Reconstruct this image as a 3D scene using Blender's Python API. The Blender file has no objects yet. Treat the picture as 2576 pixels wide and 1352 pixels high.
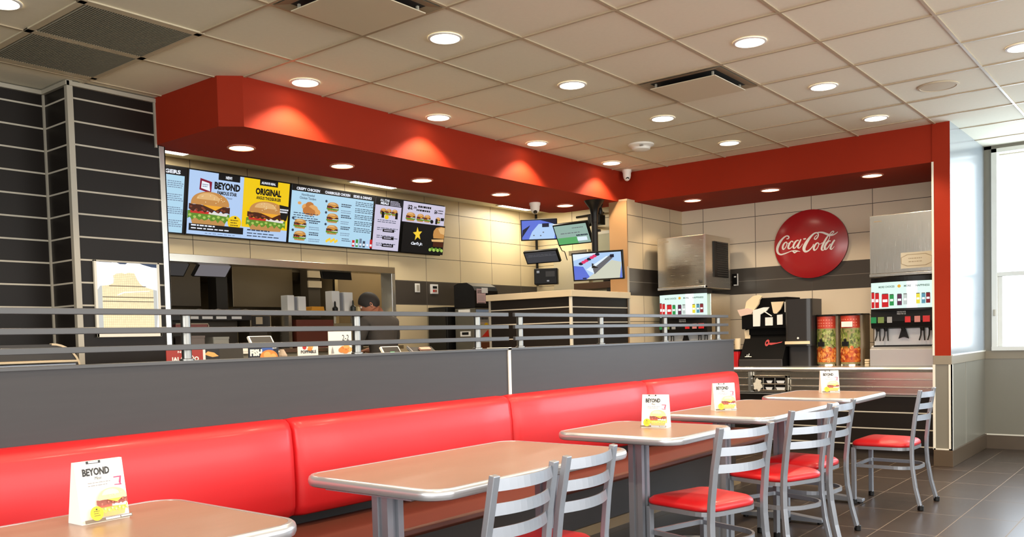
import bpy, bmesh, math, random
from mathutils import Vector, Matrix
random.seed(7)
sc = bpy.context.scene
COL = sc.collection
R = math.radians
PI = math.pi

# ------------------------------------------------------------------ materials
def lin(c):
    c = c / 255.0
    return c / 12.92 if c <= 0.04045 else ((c + 0.055) / 1.055) ** 2.4
def rgb(r, g, b): return (lin(r), lin(g), lin(b), 1.0)
_M = {}
def mat(name, c, rough=0.5, metal=0.0, emit=0.0, coat=0.0, noise=0.0, nscale=8.0, spec=None):
    if name in _M: return _M[name]
    m = bpy.data.materials.new(name); m.use_nodes = True
    nt = m.node_tree; b = nt.nodes['Principled BSDF']
    col = rgb(*c)
    b.inputs['Base Color'].default_value = col
    b.inputs['Roughness'].default_value = rough
    b.inputs['Metallic'].default_value = metal
    if spec is not None: b.inputs['Specular IOR Level'].default_value = spec
    if coat: b.inputs['Coat Weight'].default_value = coat; b.inputs['Coat Roughness'].default_value = 0.15
    if emit:
        b.inputs['Emission Color'].default_value = col
        b.inputs['Emission Strength'].default_value = emit
    if noise:
        tc = nt.nodes.new('ShaderNodeTexCoord'); n = nt.nodes.new('ShaderNodeTexNoise')
        n.inputs['Scale'].default_value = nscale; n.inputs['Detail'].default_value = 4
        nt.links.new(tc.outputs['Object'], n.inputs['Vector'])
        mx = nt.nodes.new('ShaderNodeMix'); mx.data_type = 'RGBA'
        mx.inputs['A'].default_value = tuple(v * (1 - noise) for v in col[:3]) + (1,)
        mx.inputs['B'].default_value = tuple(min(1, v * (1 + noise)) for v in col[:3]) + (1,)
        nt.links.new(n.outputs['Fac'], mx.inputs['Factor'])
        nt.links.new(mx.outputs['Result'], b.inputs['Base Color'])
    _M[name] = m
    return m
def screen(name, c, s=1.0):
    if name in _M: return _M[name]
    m = mat(name, (0, 0, 0), 0.4)
    b = m.node_tree.nodes['Principled BSDF']
    b.inputs['Emission Color'].default_value = rgb(*c); b.inputs['Emission Strength'].default_value = s * 0.78
    b.inputs['Specular IOR Level'].default_value = 0.2
    return m

def math_node(nt, op, a, b=None, c=None):
    n = nt.nodes.new('ShaderNodeMath'); n.operation = op
    for i, v in enumerate((a, b, c)):
        if v is None: continue
        if isinstance(v, (int, float)): n.inputs[i].default_value = v
        else: nt.links.new(v, n.inputs[i])
    return n.outputs[0]
def grid_mat(name, tile, grout, axes, rough=0.4, bumpy=0.3, var=0.06, metal=0.0, bands=(), grain=0.0, coat=0.0, spec=0.5):
    """tiles in world units. axes: ((axis, origin, step, joint), ...); bands: (zlo, zhi, colour, groutcolour)"""
    if name in _M: return _M[name]
    m = bpy.data.materials.new(name); m.use_nodes = True; nt = m.node_tree
    b = nt.nodes['Principled BSDF']; L = nt.links
    geo = nt.nodes.new('ShaderNodeNewGeometry'); sp = nt.nodes.new('ShaderNodeSeparateXYZ')
    L.new(geo.outputs['Position'], sp.inputs[0])
    mask = None; cells = []
    for ax, o, st, j in axes:
        p = sp.outputs['XYZ'.index(ax)]
        u = math_node(nt, 'DIVIDE', math_node(nt, 'SUBTRACT', p, o), st)
        fl = math_node(nt, 'FLOOR', math_node(nt, 'ADD', u, 0.5)); cells.append(math_node(nt, 'FLOOR', u))
        d = math_node(nt, 'MULTIPLY', math_node(nt, 'ABSOLUTE', math_node(nt, 'SUBTRACT', u, fl)), st)
        k = math_node(nt, 'LESS_THAN', d, j / 2)
        mask = k if mask is None else math_node(nt, 'MAXIMUM', mask, k)
    cmb = nt.nodes.new('ShaderNodeCombineXYZ')
    for i, cc in enumerate(cells[:3]): L.new(cc, cmb.inputs[i])
    wn = nt.nodes.new('ShaderNodeTexWhiteNoise'); L.new(cmb.outputs[0], wn.inputs['Vector'])
    nz = nt.nodes.new('ShaderNodeTexNoise'); nz.inputs['Scale'].default_value = 3.0; nz.inputs['Detail'].default_value = 5
    L.new(geo.outputs['Position'], nz.inputs['Vector'])
    val = math_node(nt, 'ADD', math_node(nt, 'MULTIPLY', math_node(nt, 'SUBTRACT', wn.outputs['Value'], 0.5), var * 2),
                    math_node(nt, 'MULTIPLY', math_node(nt, 'SUBTRACT', nz.outputs['Fac'], 0.5), max(var, grain) * 2))
    val = math_node(nt, 'ADD', val, 1.0)
    def mixc(fac, A, B):
        mx = nt.nodes.new('ShaderNodeMix'); mx.data_type = 'RGBA'
        L.new(fac, mx.inputs['Factor'])
        for s, v in (('A', A), ('B', B)):
            if isinstance(v, tuple): mx.inputs[s].default_value = v
            else: L.new(v, mx.inputs[s])
        return mx.outputs['Result']
    tc, gc = rgb(*tile), rgb(*grout)
    for zlo, zhi, c2, g2 in bands:
        z = sp.outputs[2]
        inb = math_node(nt, 'MULTIPLY', math_node(nt, 'GREATER_THAN', z, zlo), math_node(nt, 'LESS_THAN', z, zhi))
        tc = mixc(inb, tc, rgb(*c2)); gc = mixc(inb, gc, rgb(*g2))
    sv = nt.nodes.new('ShaderNodeMix'); sv.data_type = 'RGBA'; sv.blend_type = 'MULTIPLY'; sv.inputs['Factor'].default_value = 1
    if isinstance(tc, tuple): sv.inputs['A'].default_value = tc
    else: L.new(tc, sv.inputs['A'])
    cv = nt.nodes.new('ShaderNodeCombineColor')
    for i in range(3): L.new(val, cv.inputs[i])
    L.new(cv.outputs[0], sv.inputs['B'])
    L.new(mixc(mask, sv.outputs['Result'], gc), b.inputs['Base Color'])
    b.inputs['Metallic'].default_value = metal; b.inputs['Specular IOR Level'].default_value = spec
    if coat: b.inputs['Coat Weight'].default_value = coat; b.inputs['Coat Roughness'].default_value = 0.2
    L.new(math_node(nt, 'ADD', math_node(nt, 'MULTIPLY', mask, 0.3), rough), b.inputs['Roughness'])
    if bumpy:
        bp = nt.nodes.new('ShaderNodeBump'); bp.inputs['Strength'].default_value = bumpy; bp.inputs['Distance'].default_value = 0.004
        L.new(math_node(nt, 'SUBTRACT', 1.0, mask), bp.inputs['Height']); L.new(bp.outputs[0], b.inputs['Normal'])
    _M[name] = m
    return m
def brushed(name, c, rough=0.28, stretch=(1, 1, 60), metal=1.0):
    if name in _M: return _M[name]
    m = bpy.data.materials.new(name); m.use_nodes = True; nt = m.node_tree; b = nt.nodes['Principled BSDF']
    b.inputs['Base Color'].default_value = rgb(*c); b.inputs['Metallic'].default_value = metal
    tc = nt.nodes.new('ShaderNodeTexCoord'); mp = nt.nodes.new('ShaderNodeMapping'); mp.inputs['Scale'].default_value = stretch
    n = nt.nodes.new('ShaderNodeTexNoise'); n.inputs['Scale'].default_value = 6; n.inputs['Detail'].default_value = 3
    nt.links.new(tc.outputs['Object'], mp.inputs['Vector']); nt.links.new(mp.outputs[0], n.inputs['Vector'])
    mr = nt.nodes.new('ShaderNodeMapRange'); mr.inputs['To Min'].default_value = rough - 0.06; mr.inputs['To Max'].default_value = rough + 0.1
    nt.links.new(n.outputs['Fac'], mr.inputs['Value']); nt.links.new(mr.outputs[0], b.inputs['Roughness'])
    _M[name] = m
    return m
def wood(name, c, rough=0.4, amount=0.12, stretch=(1.2, 12, 30)):
    if name in _M: return _M[name]
    m = mat(name, c, rough); nt = m.node_tree; b = nt.nodes['Principled BSDF']
    tc = nt.nodes.new('ShaderNodeTexCoord'); mp = nt.nodes.new('ShaderNodeMapping'); mp.inputs['Scale'].default_value = stretch
    n = nt.nodes.new('ShaderNodeTexNoise'); n.inputs['Scale'].default_value = 3; n.inputs['Detail'].default_value = 5
    nt.links.new(tc.outputs['Object'], mp.inputs['Vector']); nt.links.new(mp.outputs[0], n.inputs['Vector'])
    col = rgb(*c); mx = nt.nodes.new('ShaderNodeMix'); mx.data_type = 'RGBA'
    mx.inputs['A'].default_value = tuple(v * (1 - amount) for v in col[:3]) + (1,)
    mx.inputs['B'].default_value = tuple(v * (1 + amount) for v in col[:3]) + (1,)
    nt.links.new(n.outputs['Fac'], mx.inputs['Factor']); nt.links.new(mx.outputs['Result'], b.inputs['Base Color'])
    return m

WHITE = mat('white_paint', (225, 222, 214), 0.45)
CARD = mat('white_card', (240, 238, 232), 0.5)
TRIMW = mat('white_trim', (226, 222, 208), 0.35)
BLACK = mat('black_plastic', (13, 12, 12), 0.42, spec=0.3)
DKGREY = mat('dark_grey_plastic', (52, 50, 50), 0.4)
RED = mat('red_vinyl', (206, 26, 32), 0.45, coat=0.12, noise=0.04, nscale=5)
REDP = mat('red_wall_paint', (150, 42, 20), 0.7, noise=0.03, spec=0.15)
RUST = mat('rust_seat_laminate', (92, 46, 33), 0.5, spec=0.3)
SILVER = mat('silver_powder_coat', (148, 152, 160), 0.36, metal=0.55)
ALU = mat('aluminium_trim', (176, 170, 156), 0.45, metal=0.15)
STEEL = brushed('brushed_steel', (214, 206, 190), 0.22, (1, 1, 40))
STEELH = brushed('brushed_steel_bright', (226, 226, 222), 0.22, (40, 40, 1), 0.9)
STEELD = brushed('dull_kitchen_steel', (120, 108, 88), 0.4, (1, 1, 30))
CHROME = mat('polished_post', (128, 127, 123), 0.34, metal=1.0)
LAM = wood('charcoal_laminate', (50, 47, 48), 0.5, 0.12, (1.5, 20, 18))
RAIL = mat('charcoal_rail', (66, 66, 68), 0.35)
TABLE = wood('brown_table_laminate', (150, 120, 103), 0.3, 0.06, (4, 14, 8))
TAN = mat('tan_laminate', (196, 178, 148), 0.4, noise=0.05)
BASET = mat('tan_base_tile', (84, 70, 55), 0.35, noise=0.08)
CREAM = mat('cream_plaster', (222, 206, 172), 0.6)
GREYP = mat('grey_wall_panel', (124, 120, 108), 0.3, noise=0.03)
GLASSY = mat('glossy_white_wall', (226, 230, 232), 0.25)
LENS = mat('lamp_lens', (255, 240, 214), 0.4, emit=9.0)
TUBE = mat('fluorescent_lens', (255, 246, 226), 0.4, emit=5.0)
CEIL = mat('ceiling_tile', (236, 230, 210), 0.85, noise=0.03, nscale=40)
CGRID = mat('ceiling_bar', (184, 168, 142), 0.35)
DARKT = (27, 22, 19)
STRIPE = grid_mat('dark_tile_with_light_strips', DARKT, (190, 184, 170), (('Z', 0.0, 0.147, 0.011),), rough=0.45, bumpy=0.2, var=0.1, spec=0.25)
KTILE = grid_mat('cream_wall_tile_kitchen', (222, 204, 166), (74, 64, 50), (('X', 5.465, 0.615, 0.006), ('Z', 1.052, 0.2795, 0.006)), rough=0.35,
                 var=0.04, bands=((1.611, 1.8905, (72, 65, 58), (120, 110, 98)),))
DTILE = grid_mat('cream_wall_tile_drinks', (228, 212, 188), (84, 74, 62), (('Y', -0.485, 0.612, 0.006), ('Z', 1.05, 0.277, 0.006)), rough=0.35,
                 var=0.04, bands=((1.604, 1.881, (72, 66, 60), (72, 66, 60)), (1.741, 1.747, (124, 116, 106), (124, 116, 106))))
VTILE = grid_mat('cream_wall_tile_divider', (214, 194, 160), (84, 74, 62), (('X', 5.46, 0.612, 0.006), ('Z', 1.05, 0.277, 0.006)), rough=0.35,
                 var=0.04, bands=((1.604, 1.881, (64, 57, 50), (64, 57, 50)), (1.741, 1.747, (124, 116, 106), (124, 116, 106))))
FLOOR = grid_mat('brown_floor_tile', (60, 50, 44), (112, 96, 80), (('X', 0.01, 0.64, 0.006), ('Y', -2.495, 0.318, 0.005)), rough=0.3, bumpy=0.15, var=0.1, grain=0.12)

# ------------------------------------------------------------------ mesh builder
class MB:
    def __init__(s): s.v = []; s.f = []; s.m = []; s.mats = []
    def mi(s, m):
        if m not in s.mats: s.mats.append(m)
        return s.mats.index(m)
    def add(s, vs, fs, m):
        o = len(s.v); k = s.mi(m); s.v += [tuple(p) for p in vs]
        for f in fs: s.f.append([o + i for i in f]); s.m.append(k)
        return s
    def poly(s, pts, m): return s.add(pts, [list(range(len(pts)))], m)
    def box(s, x0, x1, y0, y1, z0, z1, m):
        vs = [(x, y, z) for z in (z0, z1) for y in (y0, y1) for x in (x0, x1)]
        return s.add(vs, [(0, 2, 3, 1), (4, 5, 7, 6), (0, 1, 5, 4), (2, 6, 7, 3), (0, 4, 6, 2), (1, 3, 7, 5)], m)
    def obox(s, c, X, Y, Z, m):
        c, X, Y, Z = map(Vector, (c, X, Y, Z))
        vs = [c + X * i + Y * j + Z * k for k in (-1, 1) for j in (-1, 1) for i in (-1, 1)]
        return s.add(vs, [(0, 2, 3, 1), (4, 5, 7, 6), (0, 1, 5, 4), (2, 6, 7, 3), (0, 4, 6, 2), (1, 3, 7, 5)], m)
    def extr(s, pts, vec, m, mcap=None):
        vec = Vector(vec); a = [Vector(p) for p in pts]; n = len(a)
        vs = a + [p + vec for p in a]
        s.add(vs, [[i, (i + 1) % n, (i + 1) % n + n, i + n] for i in range(n)], m)
        s.add(a, [list(range(n))[::-1]], mcap or m); s.add(vs[n:], [list(range(n))], mcap or m)
        return s
    def tube(s, path, r, m, n=10, closed=False, cap=True):
        P = [Vector(p) for p in path]; N = len(P); rings = []
        rr = r if isinstance(r, (list, tuple)) else [r] * N
        up = None
        for i, p in enumerate(P):
            if closed: t = P[(i + 1) % N] - P[i - 1]
            else: t = P[min(i + 1, N - 1)] - P[max(i - 1, 0)]
            t.normalize()
            if up is None:
                a = Vector((0, 0, 1)) if abs(t.z) < 0.9 else Vector((1, 0, 0))
                up = (a - t * a.dot(t)).normalized()
            else: up = (up - t * up.dot(t)).normalized()
            w = t.cross(up)
            rings.append([p + (up * math.cos(2 * PI * k / n) + w * math.sin(2 * PI * k / n)) * rr[i] for k in range(n)])
        vs = [q for g in rings for q in g]; fs = []
        for i in range(N if closed else N - 1):
            j = (i + 1) % N
            for k in range(n):
                fs.append([i * n + k, i * n + (k + 1) % n, j * n + (k + 1) % n, j * n + k])
        if cap and not closed: fs += [list(range(n))[::-1], [(N - 1) * n + k for k in range(n)]]
        return s.add(vs, fs, m)
    def bar(s, path, w, h, side, m, closed=False):
        """rectangular bar: w along 'side' direction, h along the other normal"""
        P = [Vector(p) for p in path]; N = len(P); side = Vector(side); rings = []
        for i, p in enumerate(P):
            t = (P[(i + 1) % N] - P[i - 1]) if closed else (P[min(i + 1, N - 1)] - P[max(i - 1, 0)])
            t.normalize(); a = (side - t * side.dot(t)).normalized(); b = t.cross(a)
            rings.append([p + a * w / 2 * i1 + b * h / 2 * i2 for i1, i2 in ((-1, -1), (1, -1), (1, 1), (-1, 1))])
        vs = [q for g in rings for q in g]; fs = []
        for i in range(N if closed else N - 1):
            j = (i + 1) % N
            for k in range(4): fs.append([i * 4 + k, i * 4 + (k + 1) % 4, j * 4 + (k + 1) % 4, j * 4 + k])
        if not closed: fs += [[3, 2, 1, 0], [(N - 1) * 4 + k for k in range(4)]]
        return s.add(vs, fs, m)
    def lathe(s, prof, c, m, n=28, axis='z', sx=1, sy=1):
        c = Vector(c); vs = []; fs = []; N = len(prof)
        for r, z in prof:
            for k in range(n):
                a = 2 * PI * k / n; x, y = r * math.cos(a) * sx, r * math.sin(a) * sy
                vs.append(c + (Vector((x, y, z)) if axis == 'z' else Vector((-z, x, y))))
        for i in range(N - 1):
            for k in range(n): fs.append([i * n + k, i * n + (k + 1) % n, (i + 1) * n + (k + 1) % n, (i + 1) * n + k])
        fs += [list(range(n))[::-1], [(N - 1) * n + k for k in range(n)]]
        return s.add(vs, fs, m)
    def rbox(s, x0, x1, y0, y1, z0, z1, m, r=0.05, seg=6):
        """box with rounded vertical corners"""
        pts = []
        for cx, cy, a0 in ((x1 - r, y1 - r, 0), (x0 + r, y1 - r, 90), (x0 + r, y0 + r, 180), (x1 - r, y0 + r, 270)):
            for k in range(seg + 1):
                a = R(a0 + 90 * k / seg); pts.append((cx + r * math.cos(a), cy + r * math.sin(a), z0))
        return s.extr(pts, (0, 0, z1 - z0), m)
    def build(s, name, parent=None, loc=None, world=True, bevel=0.0, smooth=False, subsurf=0, ang=35, seg=2):
        off = Vector((0, 0, 0))
        if parent is not None and world:
            p = parent
            while p is not None: off += p.location; p = p.parent
        elif parent is None and loc is not None: off = Vector(loc)
        me = bpy.data.meshes.new(name)
        me.from_pydata([tuple(Vector(v) - off) for v in s.v], [], s.f)
        for m in s.mats: me.materials.append(m)
        for p, k in zip(me.polygons, s.m): p.material_index = k
        bm = bmesh.new(); bm.from_mesh(me)
        if smooth or subsurf: bmesh.ops.remove_doubles(bm, verts=bm.verts, dist=1e-5)
        bmesh.ops.recalc_face_normals(bm, faces=bm.faces)
        bm.to_mesh(me); bm.free()
        if smooth:
            me.shade_smooth(); me.set_sharp_from_angle(angle=R(ang))
        o = bpy.data.objects.new(name, me); COL.objects.link(o)
        if parent is not None: o.parent = parent
        elif loc is not None: o.location = loc
        if bevel:
            md = o.modifiers.new('bevel', 'BEVEL'); md.width = bevel; md.segments = seg; md.limit_method = 'ANGLE'; md.angle_limit = R(40)
            md.harden_normals = False
        if subsurf:
            md = o.modifiers.new('subsurf', 'SUBSURF'); md.levels = subsurf; md.render_levels = subsurf
        return o

_T = {}
def text2d(s, bold=0.0, shear=0.0):
    bold = bold * 1.4; k = (s, bold, shear)
    if k in _T: return _T[k]
    cu = bpy.data.curves.new('txt', 'FONT'); cu.body = s; cu.size = 1.0; cu.offset = bold; cu.shear = shear
    cu.resolution_u = 2; cu.align_x = 'LEFT'; cu.fill_mode = 'FRONT' if False else 'BOTH'
    o = bpy.data.objects.new('txt', cu); COL.objects.link(o)
    dg = bpy.context.evaluated_depsgraph_get(); dg.update()
    me = bpy.data.meshes.new_from_object(o.evaluated_get(dg))
    vs = [(v.co.x, v.co.y) for v in me.vertices]; fs = [list(p.vertices) for p in me.polygons]
    bpy.data.objects.remove(o); bpy.data.curves.remove(cu); bpy.data.meshes.remove(me)
    x0 = min(v[0] for v in vs); x1 = max(v[0] for v in vs); y0 = min(v[1] for v in vs); y1 = max(v[1] for v in vs)
    vs = [((x - x0) / (x1 - x0), (y - y0) / (y1 - y0)) for x, y in vs]
    _T[k] = (vs, fs)
    return _T[k]

class Canvas:
    """flat printed graphics on a panel: O lower left corner, U and V full edge vectors"""
    def __init__(s, mb, O, U, V, step=0.0005):
        s.mb = mb; s.O = Vector(O); s.U = Vector(U); s.V = Vector(V)
        s.n = s.U.cross(s.V).normalized(); s.l = 1; s.step = step
    def pt(s, x, y): return s.O + s.U * x + s.V * y + s.n * (s.step * s.l)
    def poly(s, pts, m, up=1):
        s.mb.poly([s.pt(*p) for p in pts], m); s.l += up; return s
    def rect(s, x, y, w, h, m): return s.poly([(x, y), (x + w, y), (x + w, y + h), (x, y + h)], m)
    def ell(s, cx, cy, rx, ry, m, a0=0, a1=360, n=20):
        return s.poly([(cx + rx * math.cos(R(a0 + (a1 - a0) * i / n)), cy + ry * math.sin(R(a0 + (a1 - a0) * i / n))) for i in range(n + (a1 - a0 < 360))], m)
    def text(s, t, x, y, w, h, m, bold=0.02, shear=0.0):
        vs, fs = text2d(t, bold, shear)
        s.mb.add([s.pt(x + u * w, y + v * h) for u, v in vs], fs, m); s.l += 1; return s
    def lines(s, x, y, w, n, dy, h, m, seed=1):
        r = random.Random(seed)
        for i in range(n):
            xx = x
            while xx < x + w * (0.75 + 0.25 * r.random()):
                ww = w * (0.06 + 0.12 * r.random()); s.mb.poly([s.pt(xx, y - i * dy), s.pt(xx + ww, y - i * dy), s.pt(xx + ww, y - i * dy + h), s.pt(xx, y - i * dy + h)], m)
                xx += ww + w * 0.03
        s.l += 1; return s
    def burger(s, cx, cy, w, h, M, seed=1, detail=True):
        r = random.Random(seed)
        s.poly([(cx - w * .40, cy - h * .30), (cx + w * .40, cy - h * .30), (cx + w * .36, cy - h * .48), (cx, cy - h * .5), (cx - w * .36, cy - h * .48)], M['bun2'])
        def wavy(y0, y1, m, amp, n=18, wd=.47, ph=0):
            top = [(cx - w * wd + 2 * w * wd * i / n, cy + h * (y1 + amp * .4 * math.sin(i * 1.7 + ph))) for i in range(n + 1)]
            bot = [(cx - w * wd + 2 * w * wd * i / n, cy + h * (y0 + amp * math.sin(i * 2.3 + ph) + amp * r.random())) for i in range(n + 1)]
            s.poly(top + bot[::-1], m)
        wavy(-.36, -.10, M['lettuce'], .05)
        if detail:
            for i in range(9):
                a = cx - w * .42 + w * .84 * i / 8; s.ell(a, cy - h * (.22 + .05 * (i % 2)), w * .035, h * .04, M['lettuce2'], n=8)
        s.poly([(cx - w * .42, cy - h * .16), (cx + w * .05, cy - h * .16), (cx + w * .05, cy - h * .08), (cx - w * .42, cy - h * .08)], M['tomato'])
        s.poly([(cx - w * .02, cy - h * .15), (cx + w * .40, cy - h * .18), (cx + w * .42, cy - h * .09), (cx, cy - h * .07)], M['onion'])
        wavy(-.10, .10, M['patty'], .03, ph=1, wd=.46)
        if detail:
            for i in range(10):
                s.ell(cx - w * .42 + w * .84 * r.random(), cy + h * (-.06 + .12 * r.random()), w * .03, h * .03, M['patty2'], n=8)
        s.poly([(cx - w * .2, cy + h * .11), (cx + w * .3, cy + h * .11), (cx + w * .12, cy - h * .03)], M['cheese'])
        top = [(cx + w * .43 * math.cos(R(180 * i / 20)), cy + h * (.10 + .40 * math.sin(R(180 * i / 20)) ** .8)) for i in range(21)]
        s.poly(top, M['bun'])
        hi = [(cx - w * .05 + w * .26 * math.cos(R(180 * i / 14)), cy + h * (.26 + .2 * math.sin(R(180 * i / 14)))) for i in range(15)]
        s.poly(hi, M['bun3'])
        if detail:
            for i in range(14):
                a = R(25 + 130 * r.random()); q = .3 + .6 * r.random()
                s.ell(cx + w * .40 * q * math.cos(a), cy + h * (.14 + .32 * q * math.sin(a)), w * .012, h * .014, M['seed'], n=6)
        return s
def food(emit):
    f = (lambda n, c: screen('screen_' + n, c, 1.0)) if emit else (lambda n, c: mat('print_' + n, c, 0.5))
    return dict(bun=f('bun', (196, 140, 76)), bun2=f('bun_base', (190, 140, 80)), bun3=f('bun_light', (222, 178, 118)), lettuce=f('lettuce', (96, 140, 44)),
                lettuce2=f('lettuce_light', (168, 196, 96)), tomato=f('tomato', (196, 52, 40)), onion=f('onion', (226, 220, 214)), patty=f('patty', (74, 36, 22)),
                patty2=f('patty_light', (128, 64, 40)), cheese=f('cheese', (238, 168, 48)), seed=f('seed', (240, 216, 170)))
SF, PF = food(True), food(False)

# ------------------------------------------------------------------ object helpers
def tag(o, label=None, cat=None, group=None, kind=None):
    for k, v in (('label', label), ('category', cat), ('group', group), ('kind', kind)):
        if v: o[k] = v
    return o
def thing(name, label, cat, loc=(0, 0, 0), rotz=0, group=None):
    o = bpy.data.objects.new(name, None); COL.objects.link(o)
    o.location = loc; o.rotation_euler = (0, 0, rotz); o.empty_display_size = 0.1
    return tag(o, label, cat, group)
def struct(name, mb, parent=None, **k):
    o = mb.build(name, parent, **k)
    if parent is None: o['kind'] = 'structure'
    return o
def dup(root, loc, rotz=None, label=None, group=None):
    r = root.copy(); COL.objects.link(r); r.location = loc
    if rotz is not None: r.rotation_euler = (0, 0, rotz)
    if label: r['label'] = label
    if group: r['group'] = group
    def kids(a, b):
        for ch in list(a.children):
            c = ch.copy(); COL.objects.link(c); c.parent = b; kids(ch, c)
    kids(root, r)
    return r
def area(name, loc, rot, sx, sy, power, col, parent=None):
    l = bpy.data.lights.new(name, 'AREA'); l.shape = 'RECTANGLE'; l.size = sx; l.size_y = sy; l.energy = power; l.color = col
    o = bpy.data.objects.new(name, l); COL.objects.link(o); o.location = loc; o.rotation_euler = rot
    if parent: o.parent = parent
    return o

# ------------------------------------------------------------------ camera
cd = bpy.data.cameras.new('camera'); cam = bpy.data.objects.new('camera', cd); COL.objects.link(cam)
rx = Vector((0.621513, -0.782970, -0.026051)); ry = Vector((-0.048154, -0.004991, -0.998827)); rz = Vector((0.781922, 0.622039, -0.040806))
M4 = Matrix.Identity(4)
for i in range(3):
    M4[i][0] = rx[i]; M4[i][1] = -ry[i]; M4[i][2] = -rz[i]; M4[i][3] = (-2.773995, -4.335209, 1.185714)[i]
cam.matrix_world = M4
cd.sensor_fit = 'HORIZONTAL'; cd.sensor_width = 36; cd.lens = 36 * 2205.31 / 2576; cd.shift_y = (941.66 - 676) / 2576
cd.clip_start = 0.05; cd.clip_end = 200
sc.camera = cam
sc.view_settings.view_transform = 'Standard'
sc.view_settings.look = 'None'; sc.view_settings.exposure = 0.4
sc.cycles.max_bounces = 6; sc.cycles.diffuse_bounces = 4; sc.cycles.glossy_bounces = 3; sc.cycles.transmission_bounces = 3
sc.cycles.caustics_reflective = False; sc.cycles.caustics_refractive = False
sc.cycles.sample_clamp_indirect = 4.0

H = 2.9; ZS = 2.58; T = 0.63
# ------------------------------------------------------------------ setting
mb = MB(); mb.box(-6.2, 7.3, -7.0, 6.0, -0.1, 0, FLOOR); struct('floor', mb)
mb = MB(); mb.box(-6.2, 7.3, -7.0, 3.2, H, H + 0.1, CEIL)
ceil = struct('ceiling', mb)
mb = MB()
for k in range(-9, 11):
    x = k * T; y1 = 1.69 if x < -0.08 else (1.35 if x < 0.5 else 0.5)
    if x > 5.3: y1 = -2.64
    mb.box(x - 0.0085, x + 0.0085, -7.0, y1, H - 0.007, H + 0.001, CGRID)
for k in range(-11, 3):
    y = k * T
    x1 = 5.31 if y > -2.63 else 6.72
    if y > 0.5: x1 = 0.5
    mb.box(-6.0, x1, y - 0.0085, y + 0.0085, H - 0.0065, H + 0.001, CGRID)
struct('ceiling_grid', mb, ceil)
# red bulkhead
mb = MB()
pts = [(0.5, 0.6), (0.613, 0.49), (5.31, 0.49), (5.31, -2.5), (6.36, -2.5), (6.36, 0.55), (5.38, 0.55), (5.38, 1.34), (5.26, 1.46), (0.5, 1.46)]
mb.extr([(x, y, ZS) for x, y in pts], (0, 0, H - ZS + 0.01), REDP)
struct('ceiling_soffit', mb)
# tiled pier left of the kitchen opening
mb = MB(); mb.box(-0.085, 0.55, 1.35, 3.0, 0, ZS, STRIPE); mb.box(-0.085, 0.5, 1.35, 3.0, ZS, H, STRIPE); struct('wall_pier', mb)
mb = MB(); mb.box(-6.0, -0.085, 1.69, 1.85, 0, H, STRIPE); struct('wall_left', mb)
mb = MB()
mb.extr([(-0.097, 1.338, 0), (-0.060, 1.338, 0), (-0.060, 1.3495, 0), (-0.0855, 1.3495, 0), (-0.0855, 1.375, 0), (-0.097, 1.375, 0)], (0, 0, H - 0.001), ALU)
struct('trim_1', mb)
mb = MB(); mb.box(-0.098, -0.084, 1.676, 1.691, 0, H, ALU); struct('trim_2', mb)
mb = MB()
mb.box(-0.1, 0.5, 1.33, 1.351, H - 0.035, H - 0.008, ALU); mb.box(-0.107, -0.084, 1.33, 1.69, H - 0.035, H - 0.008, ALU); mb.box(-6, -0.1, 1.668, 1.691, H - 0.035, H - 0.008, ALU)
struct('trim_3', mb)
mb = MB(); mb.box(0.488, 0.502, 1.335, 1.352, ZS - 0.02, H - 0.03, ALU); struct('trim_4', mb)
mb = MB(); mb.box(0.515, 0.56, 1.338, 1.352, 0, ZS - 0.005, STEELH); mb.box(0.549, 0.56, 1.338, 1.45, 0, ZS - 0.005, STEELH); struct('trim_5', mb, bevel=0.002)
# kitchen wall with the serving opening
YK = 3.0
OX0, OX1, OZ0, OZ1 = 0.95, 4.27, 1.12, 2.02
mb = MB()
for x0, x1, z0, z1 in ((0.55, OX0, 0, H), (OX1, 7.2, 0, H), (OX0, OX1, 0, OZ0), (OX0, OX1, OZ1, H)):
    mb.box(x0, x1, YK, YK + 0.14, z0, z1, KTILE)
struct('wall_kitchen', mb)
mb = MB()
mb.box(OX0, OX1 + 0.045, YK - 0.02, YK + 0.16, OZ1 - 0.06, OZ1 + 0.012, STEEL)
mb.box(OX1 - 0.012, OX1 + 0.045, YK - 0.02, YK + 0.16, OZ0, OZ1 - 0.06, STEELH)
mb.box(OX0, OX0 + 0.05, YK - 0.02, YK + 0.16, OZ0, OZ1 - 0.06, STEEL)
mb.box(OX0, OX1 + 0.03, YK - 0.14, YK + 0.2, OZ0 - 0.02, OZ0 + 0.02, STEEL)
struct('trim_6', mb, bevel=0.003)
mb = MB(); mb.box(7.05, 7.2, 0.55, 3.0, 0, H, grid_mat('cream_wall_tile_side', (222, 206, 170), (74, 64, 50), (('Y', 2.38, 0.615, 0.006), ('Z', 1.052, 0.2795, 0.006)), rough=0.35, var=0.04))
struct('wall_kitchen_side', mb)
mb = MB(); mb.box(5.15, 7.2, 0.39, 0.6, 0, ZS + 0.02, VTILE); struct('wall_divider', mb)
mb = MB(); mb.box(5.138, 5.1505, 0.388, 0.602, 0, ZS, mat('tan_end_panel', (166, 130, 90), 0.5)); struct('trim_7', mb)
mb = MB(); mb.box(5.136, 5.152, 0.38, 0.395, 1.3, 1.9, ALU); struct('trim_8', mb)
mb = MB(); mb.box(6.36, 6.55, -2.5, 0.4, 0, ZS + 0.02, DTILE); struct('wall_drinks', mb)
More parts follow.
